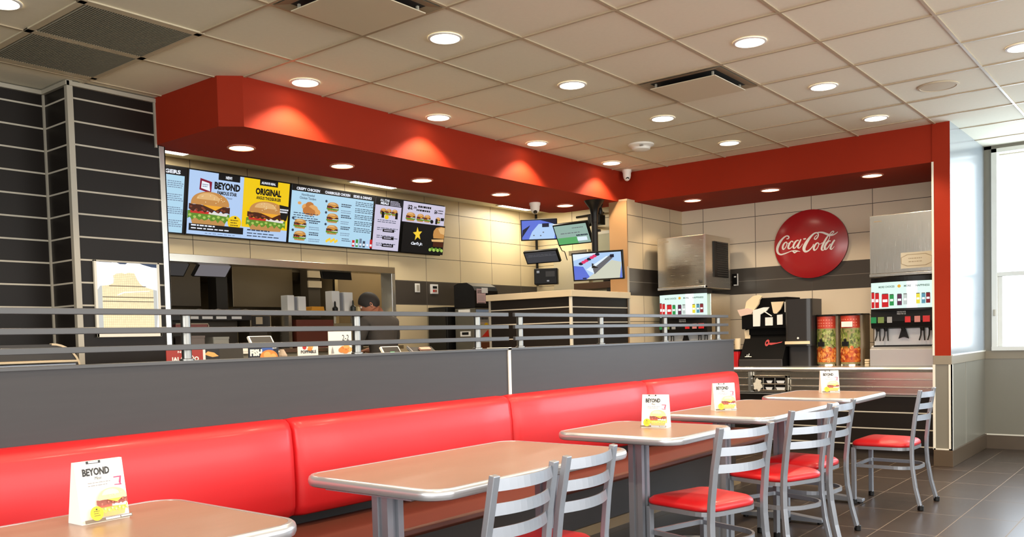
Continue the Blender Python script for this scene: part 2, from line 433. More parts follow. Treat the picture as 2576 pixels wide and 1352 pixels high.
# kitchen behind the opening
mb = MB()
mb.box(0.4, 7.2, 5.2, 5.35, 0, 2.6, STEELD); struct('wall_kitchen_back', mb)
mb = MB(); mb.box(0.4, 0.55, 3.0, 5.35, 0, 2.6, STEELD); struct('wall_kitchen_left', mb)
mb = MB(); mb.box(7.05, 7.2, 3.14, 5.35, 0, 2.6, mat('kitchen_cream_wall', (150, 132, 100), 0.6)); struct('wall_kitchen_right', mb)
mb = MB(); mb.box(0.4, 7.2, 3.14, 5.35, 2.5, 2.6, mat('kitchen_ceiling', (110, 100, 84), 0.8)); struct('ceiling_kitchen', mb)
# end wall (red pier) beside the window
GL = mat('glossy_side_wall', (150, 158, 164), 0.2)
PX0, PY0, PY1 = 5.30, -2.638, -2.5
mb = MB()
def pier_box(z0, z1, mf, ms):
    mb.add([(PX0, PY1, z0), (PX0, PY0, z0), (PX0, PY0, z1), (PX0, PY1, z1)], [(0, 1, 2, 3)], mf)
    mb.add([(PX0, PY0, z0), (6.75, PY0, z0), (6.75, PY0, z1), (PX0, PY0, z1)], [(0, 1, 2, 3)], ms)
    mb.add([(PX0, PY1, z0), (6.75, PY1, z0), (6.75, PY1, z1), (PX0, PY1, z1)], [(0, 1, 2, 3)], CREAM)
pier_box(0.9, H, REDP, GL); pier_box(0, 0.9, GREYP, GREYP)
mb.add([(6.75, PY0, 0), (6.75, PY1, 0), (6.75, PY1, H), (6.75, PY0, H)], [(0, 1, 2, 3)], GREYP)
struct('wall_end', mb)
mb = MB(); mb.box(PX0 - 0.006, 6.72, PY0 - 0.006, PY1, 0.868, 0.943, mat('cap_rail', (136, 126, 108), 0.35)); struct('trim_9', mb, bevel=0.002)
mb = MB(); mb.box(PX0 + 0.02, 6.72, PY0 - 0.010, PY0 - 0.001, 0.94, 0.952, TRIMW); struct('trim_10', mb)
mb = MB()
mb.box(PX0 - 0.009, PX0 + 0.001, PY1 - 0.016, PY1 + 0.004, 0.142, 0.868, TRIMW)
mb.box(PX0 - 0.009, PX0 + 0.001, PY0 - 0.009, PY0 + 0.018, 0.142, 0.868, TRIMW); mb.box(PX0 - 0.009, PX0 + 0.03, PY0 - 0.009, PY0 + 0.001, 0.142, 0.868, TRIMW)
mb.box(PX0 - 0.009, PX0 + 0.001, PY0, PY1, 0.142, 0.152, TRIMW)
mb.box(5.86, 5.868, PY0 - 0.004, PY0, 0.13, 0.868, mat('panel_seam', (150, 148, 138), 0.3))
struct('trim_11', mb)
mb = MB(); mb.box(PX0 - 0.008, PX0 + 0.012, PY1 - 0.012, PY1 + 0.004, 0.945, ZS, TRIMW); struct('trim_12', mb)
mb = MB(); mb.box(PX0 - 0.016, 6.72, PY0 - 0.016, PY1, 0, 0.14, BASET); struct('baseboard_end', mb, bevel=0.003)
# window wall on the right
XW = 6.72
mb = MB()
mb.box(XW, XW + 0.16, -7.0, PY0, 0, 0.95, GREYP); mb.box(XW, XW + 0.16, -2.70, PY0, 0.95, H, GREYP); mb.box(XW, XW + 0.16, -7.0, PY0, 2.87, H, GREYP)
mb.box(XW - 0.004, XW, -7.0, PY0, 0.13, 0.142, TRIMW)
mb.box(XW - 0.006, XW, -7.0, PY0, 0.868, 0.943, mat('cap_rail', (0, 0, 0)))
struct('wall_right', mb)
mb = MB(); mb.box(XW - 0.016, XW, -7.0, PY0 - 0.016, 0, 0.13, BASET); struct('baseboard_right', mb)
FR = mat('window_frame_metal', (214, 214, 208), 0.35, metal=0.2)
mb = MB()
for y0 in (-2.70, -4.55, -6.4):
    mb.box(XW - 0.02, XW + 0.1, y0 - 0.05, y0, 0.95, 2.87, FR)
mb.box(XW - 0.03, XW + 0.1, -7.0, -2.70, 0.945, 0.985, FR); mb.box(XW - 0.02, XW + 0.1, -7.0, -2.70, 2.83, 2.87, FR)
mb.box(XW + 0.0, XW + 0.08, -7.0, -2.74, 1.655, 1.695, FR)
mb.box(XW + 0.01, XW + 0.05, -2.79, -2.745, 0.985, 1.655, FR)
mb.box(XW - 0.035, XW - 0.015, -2.735, -2.715, 1.28, 1.34, ALU)
win = struct('window_1', mb, bevel=0.003)
g = bpy.data.materials.new('window_glass'); g.use_nodes = True
nt = g.node_tree; nt.nodes.clear(); out = nt.nodes.new('ShaderNodeOutputMaterial'); tr = nt.nodes.new('ShaderNodeBsdfTransparent'); gl = nt.nodes.new('ShaderNodeBsdfGlossy'); gl.inputs['Roughness'].default_value = 0.02
mxs = nt.nodes.new('ShaderNodeMixShader'); mxs.inputs[0].default_value = 0.06; nt.links.new(tr.outputs[0], mxs.inputs[1]); nt.links.new(gl.outputs[0], mxs.inputs[2]); nt.links.new(mxs.outputs[0], out.inputs[0])
mb = MB(); mb.box(XW + 0.03, XW + 0.036, -6.9, -2.75, 0.985, 2.83, g); struct('pane', mb, win)
# walls behind the camera, with window openings
mb = MB(); mb.box(-6.2, XW, -7.0, -6.85, 0, 0.7, GREYP); mb.box(-6.2, XW, -7.0, -6.85, 2.7, H, GREYP)
for x in (-6.1, -3.6, -1.1, 1.4, 3.9, 6.3): mb.box(x - 0.06, x + 0.06, -7.0, -6.85, 0.7, 2.7, FR)
struct('wall_front', mb)
mb = MB(); mb.box(-6.2, -6.0, -7.0, 1.7, 0, 0.7, GREYP); mb.box(-6.2, -6.0, -7.0, 1.7, 2.7, H, GREYP); mb.box(-6.2, -6.0, -1.0, 1.85, 0.7, 2.7, GREYP)
struct('wall_side', mb)
mb = MB(); mb.box(-60, 60, -60, 60, -0.35, -0.3, mat('pale_concrete_ground', (190, 186, 170), 0.9, noise=0.08, nscale=0.4)); struct('ground', mb)
# half wall behind the banquette
XH1 = 3.69
mb = MB(); mb.box(-6.0, XH1, -1.42, -1.30, 0.06, 1.128, LAM); mb.box(-6.0, XH1 + 0.002, -1.43, -1.29, 1.124, 1.134, RAIL); struct('wall_half', mb)
mb = MB(); mb.box(0.857, 0.878, -1.426, -1.42, 0.5, 1.126, TRIMW); mb.box(0.855, 0.880, -1.43, -1.28, 1.123, 1.138, TRIMW); struct('trim_13', mb)
mb = MB(); mb.box(-6.0, XH1, -1.462, -1.29, 0, 0.06, mat('tan_base_tile_light', (150, 124, 88), 0.35, noise=0.08)); struct('baseboard_half', mb)

# ------------------------------------------------------------------ railings on the half wall
def railing(x0, x1, posts, label):
    t = thing('railing', label, 'railing', (x0, -1.36, 1.134), group='railings on the half wall')
    for z in (1.312, 1.247, 1.184):
        mb = MB(); mb.box(x0, x1, -1.412, -1.394, z - 0.0105, z + 0.0105, RAIL); mb.build('rail', t, bevel=0.002)
    for x in posts:
        mb = MB(); mb.lathe([(0.026, 1.134), (0.026, 1.14), (0.018, 1.142), (0.018, 1.30), (0.02, 1.302), (0.02, 1.308)], (x, -1.372, 0), CHROME, 20)
        for z in (1.312, 1.247, 1.184): mb.box(x - 0.006, x + 0.006, -1.396, -1.36, z - 0.005, z + 0.005, CHROME)
        mb.build('post', t, smooth=True)
railing(-5.6, 0.885, (-5.1, -4.28, -3.46, -2.63, -1.81, -0.98, -0.15, 0.67), 'longer charcoal three-bar railing on the half wall, in front of the serving counter')
railing(0.94, 3.62, (1.03, 1.85, 2.67, 3.51), 'shorter charcoal three-bar railing on the half wall, towards the drink machines')

# ------------------------------------------------------------------ banquette
bq = thing('banquette', 'long banquette with red vinyl back cushions along the charcoal half wall', 'bench', (0, -1.65, 0))
for x0, x1 in ((-3.4, -2.0), (-2.0, -0.6), (-0.6, 0.79), (0.79, 2.215), (2.215, 3.62)):
    mb = MB(); n = 12
    x0 += 0.003; x1 -= 0.003
    prof = [(-1.424, 0.495), (-1.47, 0.492), (-1.502, 0.505), (-1.516, 0.54), (-1.52, 0.62), (-1.515, 0.76), (-1.504, 0.845), (-1.49, 0.872), (-1.46, 0.886), (-1.424, 0.888)]
    xs = [x0, x0 + 0.012, x0 + 0.045] + [x0 + 0.045 + (x1 - x0 - 0.09) * i / 6 for i in range(1, 6)] + [x1 - 0.045, x1 - 0.012, x1]
    sc_ = [0.55, 0.86, 1.0] + [1.03] * 5 + [1.0, 0.86, 0.55]
    vs = [(x, -1.424 + (y + 1.424) * s, 0.69 + (z - 0.69) * (1 if s >= 1 else 0.985)) for x, s in zip(xs, sc_) for y, z in prof]
    N = len(prof); fs = [[i * N + k, i * N + k + 1, (i + 1) * N + k + 1, (i + 1) * N + k] for i in range(len(xs) - 1) for k in range(N - 1)]
    fs += [list(range(N)), [(len(xs) - 1) * N + k for k in range(N)][::-1]]
    mb.add(vs, fs, RED); mb.build('back_cushion', bq, smooth=True, ang=70)
mb = MB(); mb.extr([(-3.4, -1.425, 0.41), (-3.4, -1.875, 0.41), (-3.4, -1.893, 0.425), (-3.4, -1.89, 0.443), (-3.4, -1.875, 0.45), (-3.4, -1.425, 0.45)], (7.0, 0, 0), RUST)
mb.build('seat', bq, bevel=0.003)
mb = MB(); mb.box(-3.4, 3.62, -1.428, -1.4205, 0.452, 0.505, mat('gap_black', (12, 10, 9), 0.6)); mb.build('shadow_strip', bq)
mb = MB(); mb.box(-3.4, 3.62, -1.455, -1.432, 0.062, 0.41, mat('dark_brown_panel', (58, 48, 42), 0.35, noise=0.06)); mb.build('base_panel', bq)

# ------------------------------------------------------------------ tables
ZT = 0.74
EDGE = mat('silver_edge_band', (196, 196, 200), 0.28, metal=0.7)
def make_table(x0, x1, posts, label, group):
    cx = (x0 + x1) / 2; y0, y1 = -2.565, -1.92
    t = thing('dining_table', label, 'table', (cx, -2.24, 0), group=group)
    mb = MB(); mb.rbox(x0 + 0.012, x1 - 0.012, y0 + 0.012, y1 - 0.012, ZT - 0.034, ZT, TABLE, 0.075, 8); top = mb.build('tabletop', t)
    path = []; r = 0.085
    for qx, qy, a0 in ((x1 - r, y1 - r, 0), (x0 + r, y1 - r, 90), (x0 + r, y0 + r, 180), (x1 - r, y0 + r, 270)):
        for k in range(9): a = R(a0 + 90 * k / 8); path.append((qx + (r - 0.008) * math.cos(a), qy + (r - 0.008) * math.sin(a), ZT - 0.0175))
    mb = MB(); N = len(path); rings = []
    for i, p in enumerate(path):
        tg = (Vector(path[(i + 1) % N]) - Vector(path[i - 1])).normalized(); nr = Vector((tg.y, -tg.x, 0))
        rings.append([Vector(p) + nr * a + Vector((0, 0, b)) for a, b in ((-0.008, 0.0185), (0.002, 0.0185), (0.009, 0.013), (0.012, 0.004), (0.012, -0.006), (0.008, -0.015), (0, -0.019), (-0.008, -0.019))])
    vs = [q for g_ in rings for q in g_]
    mb.add(vs, [[i * 8 + k, i * 8 + (k + 1) % 8, ((i + 1) % N) * 8 + (k + 1) % 8, ((i + 1) % N) * 8 + k] for i in range(N) for k in range(8)], EDGE)
    mb.build('edge_band', top, smooth=True)
    for px in posts:
        mb = MB(); a, b = 0.036, 0.036
        pts = [(-a, -b), (-0.012, -b), (-0.009, -b + 0.012), (0.009, -b + 0.012), (0.012, -b), (a, -b), (a, -0.01), (a - 0.01, -0.006), (a - 0.01, 0.006), (a, 0.01), (a, b), (-a, b), (-a, 0.01), (-a + 0.01, 0.006), (-a + 0.01, -0.006), (-a, -0.01)]
        mb.extr([(px + q[0], -2.24 + q[1], 0.045) for q in pts], (0, 0, ZT - 0.079), SILVER)
        mb.build('post', t)
        mb = MB(); mb.box(px - 0.09, px + 0.09, -2.44, -2.04, ZT - 0.042, ZT - 0.034, SILVER); mb.build('top_plate', t)
        mb = MB(); mb.extr([(px, -2.50, 0.012), (px, -2.50, 0.03), (px, -2.29, 0.05), (px, -2.19, 0.05), (px, -1.98, 0.03), (px, -1.98, 0.012)], (0.06, 0, 0), SILVER)
        for v in range(len(mb.v)): mb.v[v] = (mb.v[v][0] - 0.03, mb.v[v][1], mb.v[v][2])
        ft = mb.build('foot', t, bevel=0.004)
        for yy in (-2.48, -2.0):
            mb = MB(); mb.lathe([(0.018, 0), (0.018, 0.013)], (px, yy, 0), BLACK, 14); mb.build('glide', ft)
    return t
TG = 'brown laminate tables along the banquette'
make_table(-2.53, -1.385, (-2.39, -1.52), 'brown laminate table nearest the camera, cut by the bottom left corner', TG)
make_table(-0.915, 0.21, (-0.81, 0.07), 'empty brown laminate table with two ladder-back chairs and no tent card', TG)
make_table(0.555, 1.16, (0.80,), 'small square brown table on a single post with one chair', TG)
make_table(1.575, 2.725, (1.70, 2.55), 'brown laminate table between the small square table and the farthest table', TG)
make_table(2.97, 3.71, (3.34,), 'farthest brown laminate table, beside the drinks counter', TG)

# ------------------------------------------------------------------ chairs
def make_chair():
    t = thing('dining_chair', '', 'chair')
    def post_path(s):
        return [(s * 0.196, -0.235, 0.02), (s * 0.19, -0.205, 0.14), (s * 0.182, -0.185, 0.27), (s * 0.178, -0.18, 0.36), (s * 0.176, -0.182, 0.44), (s * 0.172, -0.2, 0.6), (s * 0.168, -0.232, 0.78)]
    def at(s, z):
        P = post_path(s)
        for a, b in zip(P, P[1:]):
            if a[2] <= z <= b[2]:
                k = (z - a[2]) / (b[2] - a[2]); return [a[i] + (b[i] - a[i]) * k for i in range(3)]
    for s in (-1, 1):
        mb = MB(); mb.bar(post_path(s), 0.032, 0.022, (1, 0, 0), SILVER); lg = mb.build('rear_leg', t, bevel=0.003, world=False)
        mb = MB(); mb.lathe([(0.016, 0), (0.019, 0.004), (0.019, 0.03), (0.014, 0.034)], (s * 0.197, -0.237, 0), BLACK, 14); mb.build('foot_cap', lg, smooth=True, world=False)
        mb = MB(); mb.bar([(s * 0.182, 0.19, 0.02), (s * 0.182, 0.19, 0.385)], 0.028, 0.028, (1, 0, 0), SILVER); lg = mb.build('front_leg', t, bevel=0.003, world=False)
        mb = MB(); mb.lathe([(0.016, 0), (0.019, 0.004), (0.019, 0.03), (0.014, 0.034)], (s * 0.182, 0.19, 0), BLACK, 14); mb.build('foot_cap', lg, smooth=True, world=False)
    for z in (0.748, 0.672, 0.596):
        A, B = at(-1, z), at(1, z); mb = MB(); path = []
        for i in range(13):
            u = i / 12; bow = -0.042 * (1 - (2 * u - 1) ** 2)
            path.append((A[0] + (B[0] - A[0]) * u, A[1] + 0.004 + bow, z))
        mb.bar(path, 0.037, 0.006, (0, 0.12, 1), SILVER); mb.build('slat', t, world=False)
    # seat outline: rounded trapezoid
    def outline(g, z):
        base = [(-0.20, 0.205), (0.20, 0.205), (0.178, -0.165), (-0.178, -0.165)]; rad = [0.055, 0.055, 0.10, 0.10]; pts = []
        for i, (p, r) in enumerate(zip(base, rad)):
            p = Vector(p); a = (Vector(base[i - 1]) - p).normalized(); b = (Vector(base[(i + 1) % 4]) - p).normalized()
            for k in range(7):
                u = k / 6; q = p + a * r * (1 - u) ** 2 + b * r * u ** 2
                pts.append(q)
        c = Vector((0, 0.02)); out = []
        for q in pts:
            d = q - c; out.append((c.x + d.x * g, c.y + d.y * g, z))
        return out
    mb = MB(); rings = [outline(0.97, 0.398), outline(1.0, 0.404), outline(1.005, 0.412), outline(0.99, 0.422), outline(0.92, 0.434), outline(0.75, 0.443), outline(0.4, 0.449)]
    N = len(rings[0]); vs = [p for r_ in rings for p in r_] + [(0, 0.02, 0.451)]
    fs = [[i * N + k, i * N + (k + 1) % N, (i + 1) * N + (k + 1) % N, (i + 1) * N + k] for i in range(len(rings) - 1) for k in range(N)]
    fs += [[(len(rings) - 1) * N + k, (len(rings) - 1) * N + (k + 1) % N, len(vs) - 1] for k in range(N)]; fs += [list(range(N))[::-1]]
    mb.add(vs, fs, RED); mb.build('seat', t, smooth=True, ang=60, world=False)
    mb = MB(); mb.bar(outline(0.965, 0.388), 0.02, 0.02, (0, 0, 1), SILVER, closed=True); mb.build('seat_frame', t, world=False)
    path = []
    rr = 0.13
    for qx, qy, a0, r_ in ((0.168 - 0.02, 0.19 - 0.02, 0, 0.02), (-0.168 + 0.02, 0.19 - 0.02, 90, 0.02), (-0.168 + rr, -0.195 + rr, 180, rr), (0.168 - rr, -0.195 + rr, 270, rr)):
        for k in range(9): a = R(a0 + 90 * k / 8); path.append((qx + r_ * math.cos(a), qy + r_ * math.sin(a), 0.262))
    mb = MB(); mb.bar(path, 0.022, 0.012, (0, 0, 1), SILVER, closed=True); mb.build('stretcher_ring', t, world=False)
    return t
CH = make_chair()
chairs = [(-0.635, -2.435, 4, 'red-seat ladder-back chair nearest the camera, left of the pair at the empty table'),
          (-0.18, -2.38, 4, 'red-seat ladder-back chair right of the pair at the empty table'),
          (0.925, -2.525, -16, 'red-seat ladder-back chair turned a little at the small square table'),
          (1.83, -2.515, -20, 'turned red-seat chair left of the pair at the fourth table'),
          (2.31, -2.47, -4, 'red-seat chair behind the turned one, right of the pair at the fourth table'),
          (3.475, -2.645, -1, 'red-seat ladder-back chair standing alone by the end wall, beside the farthest table')]
for i, (x, y, a, lb) in enumerate(chairs):
    o = CH if i == 0 else dup(CH, (x, y, 0))
    o.location = (x, y, 0); o.rotation_euler = (0, 0, R(a)); o['label'] = lb; o['group'] = 'ladder-back chairs with red seats'

# ------------------------------------------------------------------ tent cards
PK = mat('print_pink', (214, 70, 110), 0.5); PBLK = mat('print_black', (34, 32, 32), 0.5); PYEL = mat('print_yellow', (246, 206, 30), 0.5); PGREY = mat('print_grey', (150, 148, 146), 0.5)
PC = {k: mat('pale_' + k, c, 0.5) for k, c in dict(bun=(240, 206, 150), bun2=(226, 180, 110), bun3=(248, 228, 186), lettuce=(196, 206, 90), lettuce2=(226, 226, 150), tomato=(222, 90, 70), onion=(240, 232, 226), patty=(150, 76, 60), patty2=(196, 110, 90), cheese=(244, 190, 70), seed=(250, 236, 200)).items()}
PWHITE = mat('print_white', (240, 238, 232), 0.5); PBROWN = mat('print_brown', (120, 104, 84), 0.5); PRED = mat('print_red', (190, 44, 36), 0.5)
def make_card():
    t = thing('tent_card', '', 'table sign')
    w0, w1, d, h = 0.064, 0.064, 0.034, 0.157
    mb = MB()
    F = [(-w0, -d, 0), (w0, -d, 0), (w1, -0.006, h), (-w1, -0.006, h)]; Bk = [(w0, d, 0), (-w0, d, 0), (-w1, 0.006, h), (w1, 0.006, h)]
    mb.poly(F, CARD); mb.poly(Bk, CARD); mb.poly([F[3], F[2], Bk[3], Bk[2]], CARD)
    mb.poly([F[1], Bk[0], Bk[3], F[2]], CARD); mb.poly([Bk[1], F[0], F[3], Bk[2]], CARD); mb.poly([F[0], Bk[1], Bk[0], F[1]], CARD)
    mb.build('card', t, world=False)
    mb = MB(); c = Canvas(mb, F[0], Vector(F[1]) - Vector(F[0]), Vector((0, 0.028, h)), 0.0004)
    c.rect(0.24, 0.955, 0.30, 0.045, PBLK); c.rect(0.29, 0.965, 0.2, 0.03, PWHITE)
    c.text('BEYOND', 0.14, 0.76, 0.56, 0.125, PBLK, 0.03)
    c.text('Meat', 0.37, 0.69, 0.15, 0.05, PBLK, 0.0, 0.3)
    c.lines(0.22, 0.635, 0.5, 2, 0.045, 0.014, PGREY)
    c.poly([(0.76, 0.70), (0.93, 0.70), (0.90, 0.58), (0.92, 0.55), (0.76, 0.56), (0.76, 0.575), (0.88, 0.57), (0.86, 0.60), (0.89, 0.68), (0.76, 0.68)], PK)
    c.burger(0.645, 0.30, 0.70, 0.46, PC, 3)
    c.rect(0.0, 0.01, 0.98, 0.055, PBROWN); c.rect(0.42, 0.025, 0.30, 0.03, PWHITE); c.rect(0.74, 0.03, 0.22, 0.025, PWHITE)
    c.ell(0.25, 0.15, 0.135, 0.115, PYEL); c.lines(0.19, 0.18, 0.13, 3, 0.035, 0.01, PBLK); c.ell(0.25, 0.215, 0.02, 0.016, PBLK, n=5)
    mb.build('printed_front', t, world=False)
    return t
K = make_card()
cards = [(-1.672, -2.07, 2, 'white burger tent card on the nearest table, bottom left'), (0.945, -2.255, -76, 'white burger tent card on the small square table'),
         (1.91, -2.155, -45, 'white burger tent card on the fourth table, in front of the banquette end'), (3.51, -2.22, -54, 'white burger tent card on the farthest table, in front of the steel counter')]
for i, (x, y, a, lb) in enumerate(cards):
    o = K if i == 0 else dup(K, (x, y, ZT))
    o.location = (x, y, ZT); o.rotation_euler = (0, 0, R(a)); o['label'] = lb; o['group'] = 'tent cards on the tables'

# ------------------------------------------------------------------ menu screens
sB = screen('screen_black', (24, 22, 22)); sW = screen('screen_white', (236, 240, 250)); sBL = screen('screen_pale_blue', (178, 204, 240)); sCY = screen('screen_cyan', (176, 214, 236))
sYE = screen('screen_yellow', (240, 200, 24)); sLV = screen('screen_lavender', (204, 198, 220)); sGR = screen('screen_grey', (110, 126, 150)); sDK = screen('screen_dark_text', (58, 68, 86))
sPK = screen('screen_crimson', (130, 24, 50)); sRD = screen('screen_red', (200, 40, 40)); sGN = screen('screen_green', (70, 140, 60)); sST = screen('screen_star', (246, 206, 60)); sBR = screen('screen_crispy', (190, 120, 60)); sBR2 = screen('screen_crispy_light', (224, 164, 96))
def menu(x0, x1, label, draw):
    t = thing('menu_screen', label, 'menu screen', ((x0 + x1) / 2, 2.93, 2.2), group='menu screens over the serving opening')
    zb, zt, yb, yt = 2.2, 2.787, 2.92, 2.82
    dn = Vector((0, -(zt - zb), -(yb - yt))).normalized()
    mb = MB(); a = [Vector(p) for p in ((x0, yb, zb), (x1, yb, zb), (x1, yt, zt), (x0, yt, zt))]
    mb.extr(a, -dn * 0.04, BLACK); mb.build('housing', t)
    mb = MB(); mb.box((x0 + x1) / 2 - 0.1, (x0 + x1) / 2 + 0.1, 2.90, 2.999, 2.42, 2.6, DKGREY); mb.build('wall_bracket', t)
    mb = MB(); e = 0.012
    U = Vector((x1 - x0 - 2 * e, 0, 0)); V = (a[3] - a[0]); V = V * (1 - 2 * e / V.length); O = a[0] + Vector((e, 0, 0)) + (a[3] - a[0]).normalized() * e + dn * 0.001
    draw(Canvas(mb, O, U, V, 0.0006)); mb.build('display', t)
def scr0(c):
    c.rect(0, 0, 1, 1, sCY); c.rect(0, 0.88, 1, 0.12, sB); c.text('BURGERS', 0.70, 0.90, 0.25, 0.06, sW, 0.03)
    for i in range(4): c.lines(0.84, 0.78 - i * 0.2, 0.14, 4, 0.03, 0.012, sGR, i)
    c.rect(0.985, 0, 0.015, 1, sB)
def scr1(c):
    c.rect(0, 0, 0.52, 1, sBL); c.rect(0.52, 0, 0.48, 1, sYE); c.rect(0.52, 0, 0.48, 0.19, sBL)
    c.rect(0.27, 0.90, 0.21, 0.1, sB); c.text('NEW!', 0.34, 0.925, 0.06, 0.05, sW, 0.03)
    c.text('BEYOND', 0.235, 0.745, 0.25, 0.12, sB, 0.04); c.text('FAMOUS STAR', 0.265, 0.665, 0.19, 0.06, sB, 0.03); c.text('with Cheese', 0.31, 0.61, 0.10, 0.035, sB, 0.0, 0.2)
    c.poly([(0.10, 0.89), (0.21, 0.85), (0.205, 0.66), (0.095, 0.71)], sPK); c.poly([(0.115, 0.85), (0.185, 0.825), (0.195, 0.70), (0.11, 0.735)], sW); c.lines(0.12, 0.79, 0.06, 2, 0.03, 0.014, sGR)
    c.burger(0.195, 0.42, 0.42, 0.54, SF, 5); c.ell(0.43, 0.24, 0.068, 0.115, sYE); c.lines(0.39, 0.27, 0.08, 3, 0.04, 0.014, sB); c.ell(0.435, 0.32, 0.012, 0.018, sB, n=5)
    c.rect(0.0, 0.06, 0.52, 0.11, sB); c.lines(0.02, 0.135, 0.26, 1, 0.04, 0.022, sW, 2); c.lines(0.02, 0.09, 0.36, 1, 0.04, 0.018, sW, 3); c.lines(0.15, 0.025, 0.34, 1, 0.03, 0.01, sGR, 4)
    c.rect(0.66, 0.905, 0.19, 0.095, sB); c.text('ALWAYS REAL', 0.675, 0.93, 0.15, 0.04, sW, 0.03)
    c.text('ORIGINAL', 0.62, 0.745, 0.27, 0.115, sB, 0.04); c.text('ANGUS THICKBURGER', 0.63, 0.67, 0.26, 0.055, sB, 0.03)
    c.burger(0.745, 0.40, 0.44, 0.5, SF, 9)
    c.poly([(0.86, 0.62), (0.975, 0.60), (0.945, 0.36), (0.885, 0.38)], sB); c.lines(0.87, 0.53, 0.1, 2, 0.04, 0.025, sW, 7)
    c.lines(0.54, 0.14, 0.24, 1, 0.03, 0.022, sDK, 5); c.lines(0.54, 0.09, 0.34, 2, 0.045, 0.016, sDK, 6)
def scr2(c):
    c.rect(0, 0, 1, 1, sCY); c.rect(0, 0.905, 1, 0.095, sB)
    c.text('CRISPY CHICKEN', 0.05, 0.925, 0.27, 0.05, sW, 0.03); c.text('CHARBROILED CHICKEN', 0.38, 0.925, 0.31, 0.05, sW, 0.03); c.text('SIDES & DRINKS', 0.73, 0.925, 0.24, 0.05, sW, 0.03)
    c.text('Hand-Breaded', 0.11, 0.835, 0.15, 0.04, sDK, 0.01); c.text('Chicken Tenders', 0.09, 0.775, 0.19, 0.045, sDK, 0.01)
    for i, (x, y, w) in enumerate(((0.17, 0.64, 0.05), (0.21, 0.68, 0.05), (0.25, 0.62, 0.06), (0.19, 0.58, 0.06), (0.29, 0.57, 0.05), (0.23, 0.56, 0.05), (0.09, 0.70, 0.022))): c.ell(x, y, w, w * 1.25, sBR if i % 2 else sBR2, n=9)
    c.lines(0.03, 0.52, 0.3, 4, 0.04, 0.014, sDK, 1)
    for i, (x, y) in enumerate(((0.11, 0.34), (0.11, 0.13), (0.47, 0.70), (0.47, 0.50), (0.47, 0.29))):
        c.burger(x, y, 0.155, 0.17, SF, i, False); c.ell(x - 0.085, y + 0.09, 0.014, 0.024, sDK, n=8)
        c.lines(x + 0.10, y + 0.06, 0.13, 2, 0.035, 0.02, sDK, i + 3); c.lines(x + 0.10, y - 0.05, 0.13, 2, 0.035, 0.012, sGR, i + 8)
    for i in range(8): c.ell(0.41 + 0.017 * i, 0.08 + 0.018 * (i % 3), 0.014, 0.028, sST, n=7)
    c.lines(0.59, 0.14, 0.12, 2, 0.035, 0.014, sDK, 21)
    for i in range(5): c.lines(0.73, 0.84 - i * 0.12, 0.25, 3, 0.032, 0.012, sDK, 30 + i)
    for i, m in enumerate((sRD, sGN, sGR, sDK, sBL, sRD)): c.rect(0.72 + i * 0.045, 0.02, 0.032, 0.12 + 0.02 * (i % 3), m); c.rect(0.724 + i * 0.045, 0.05, 0.024, 0.04, sW)
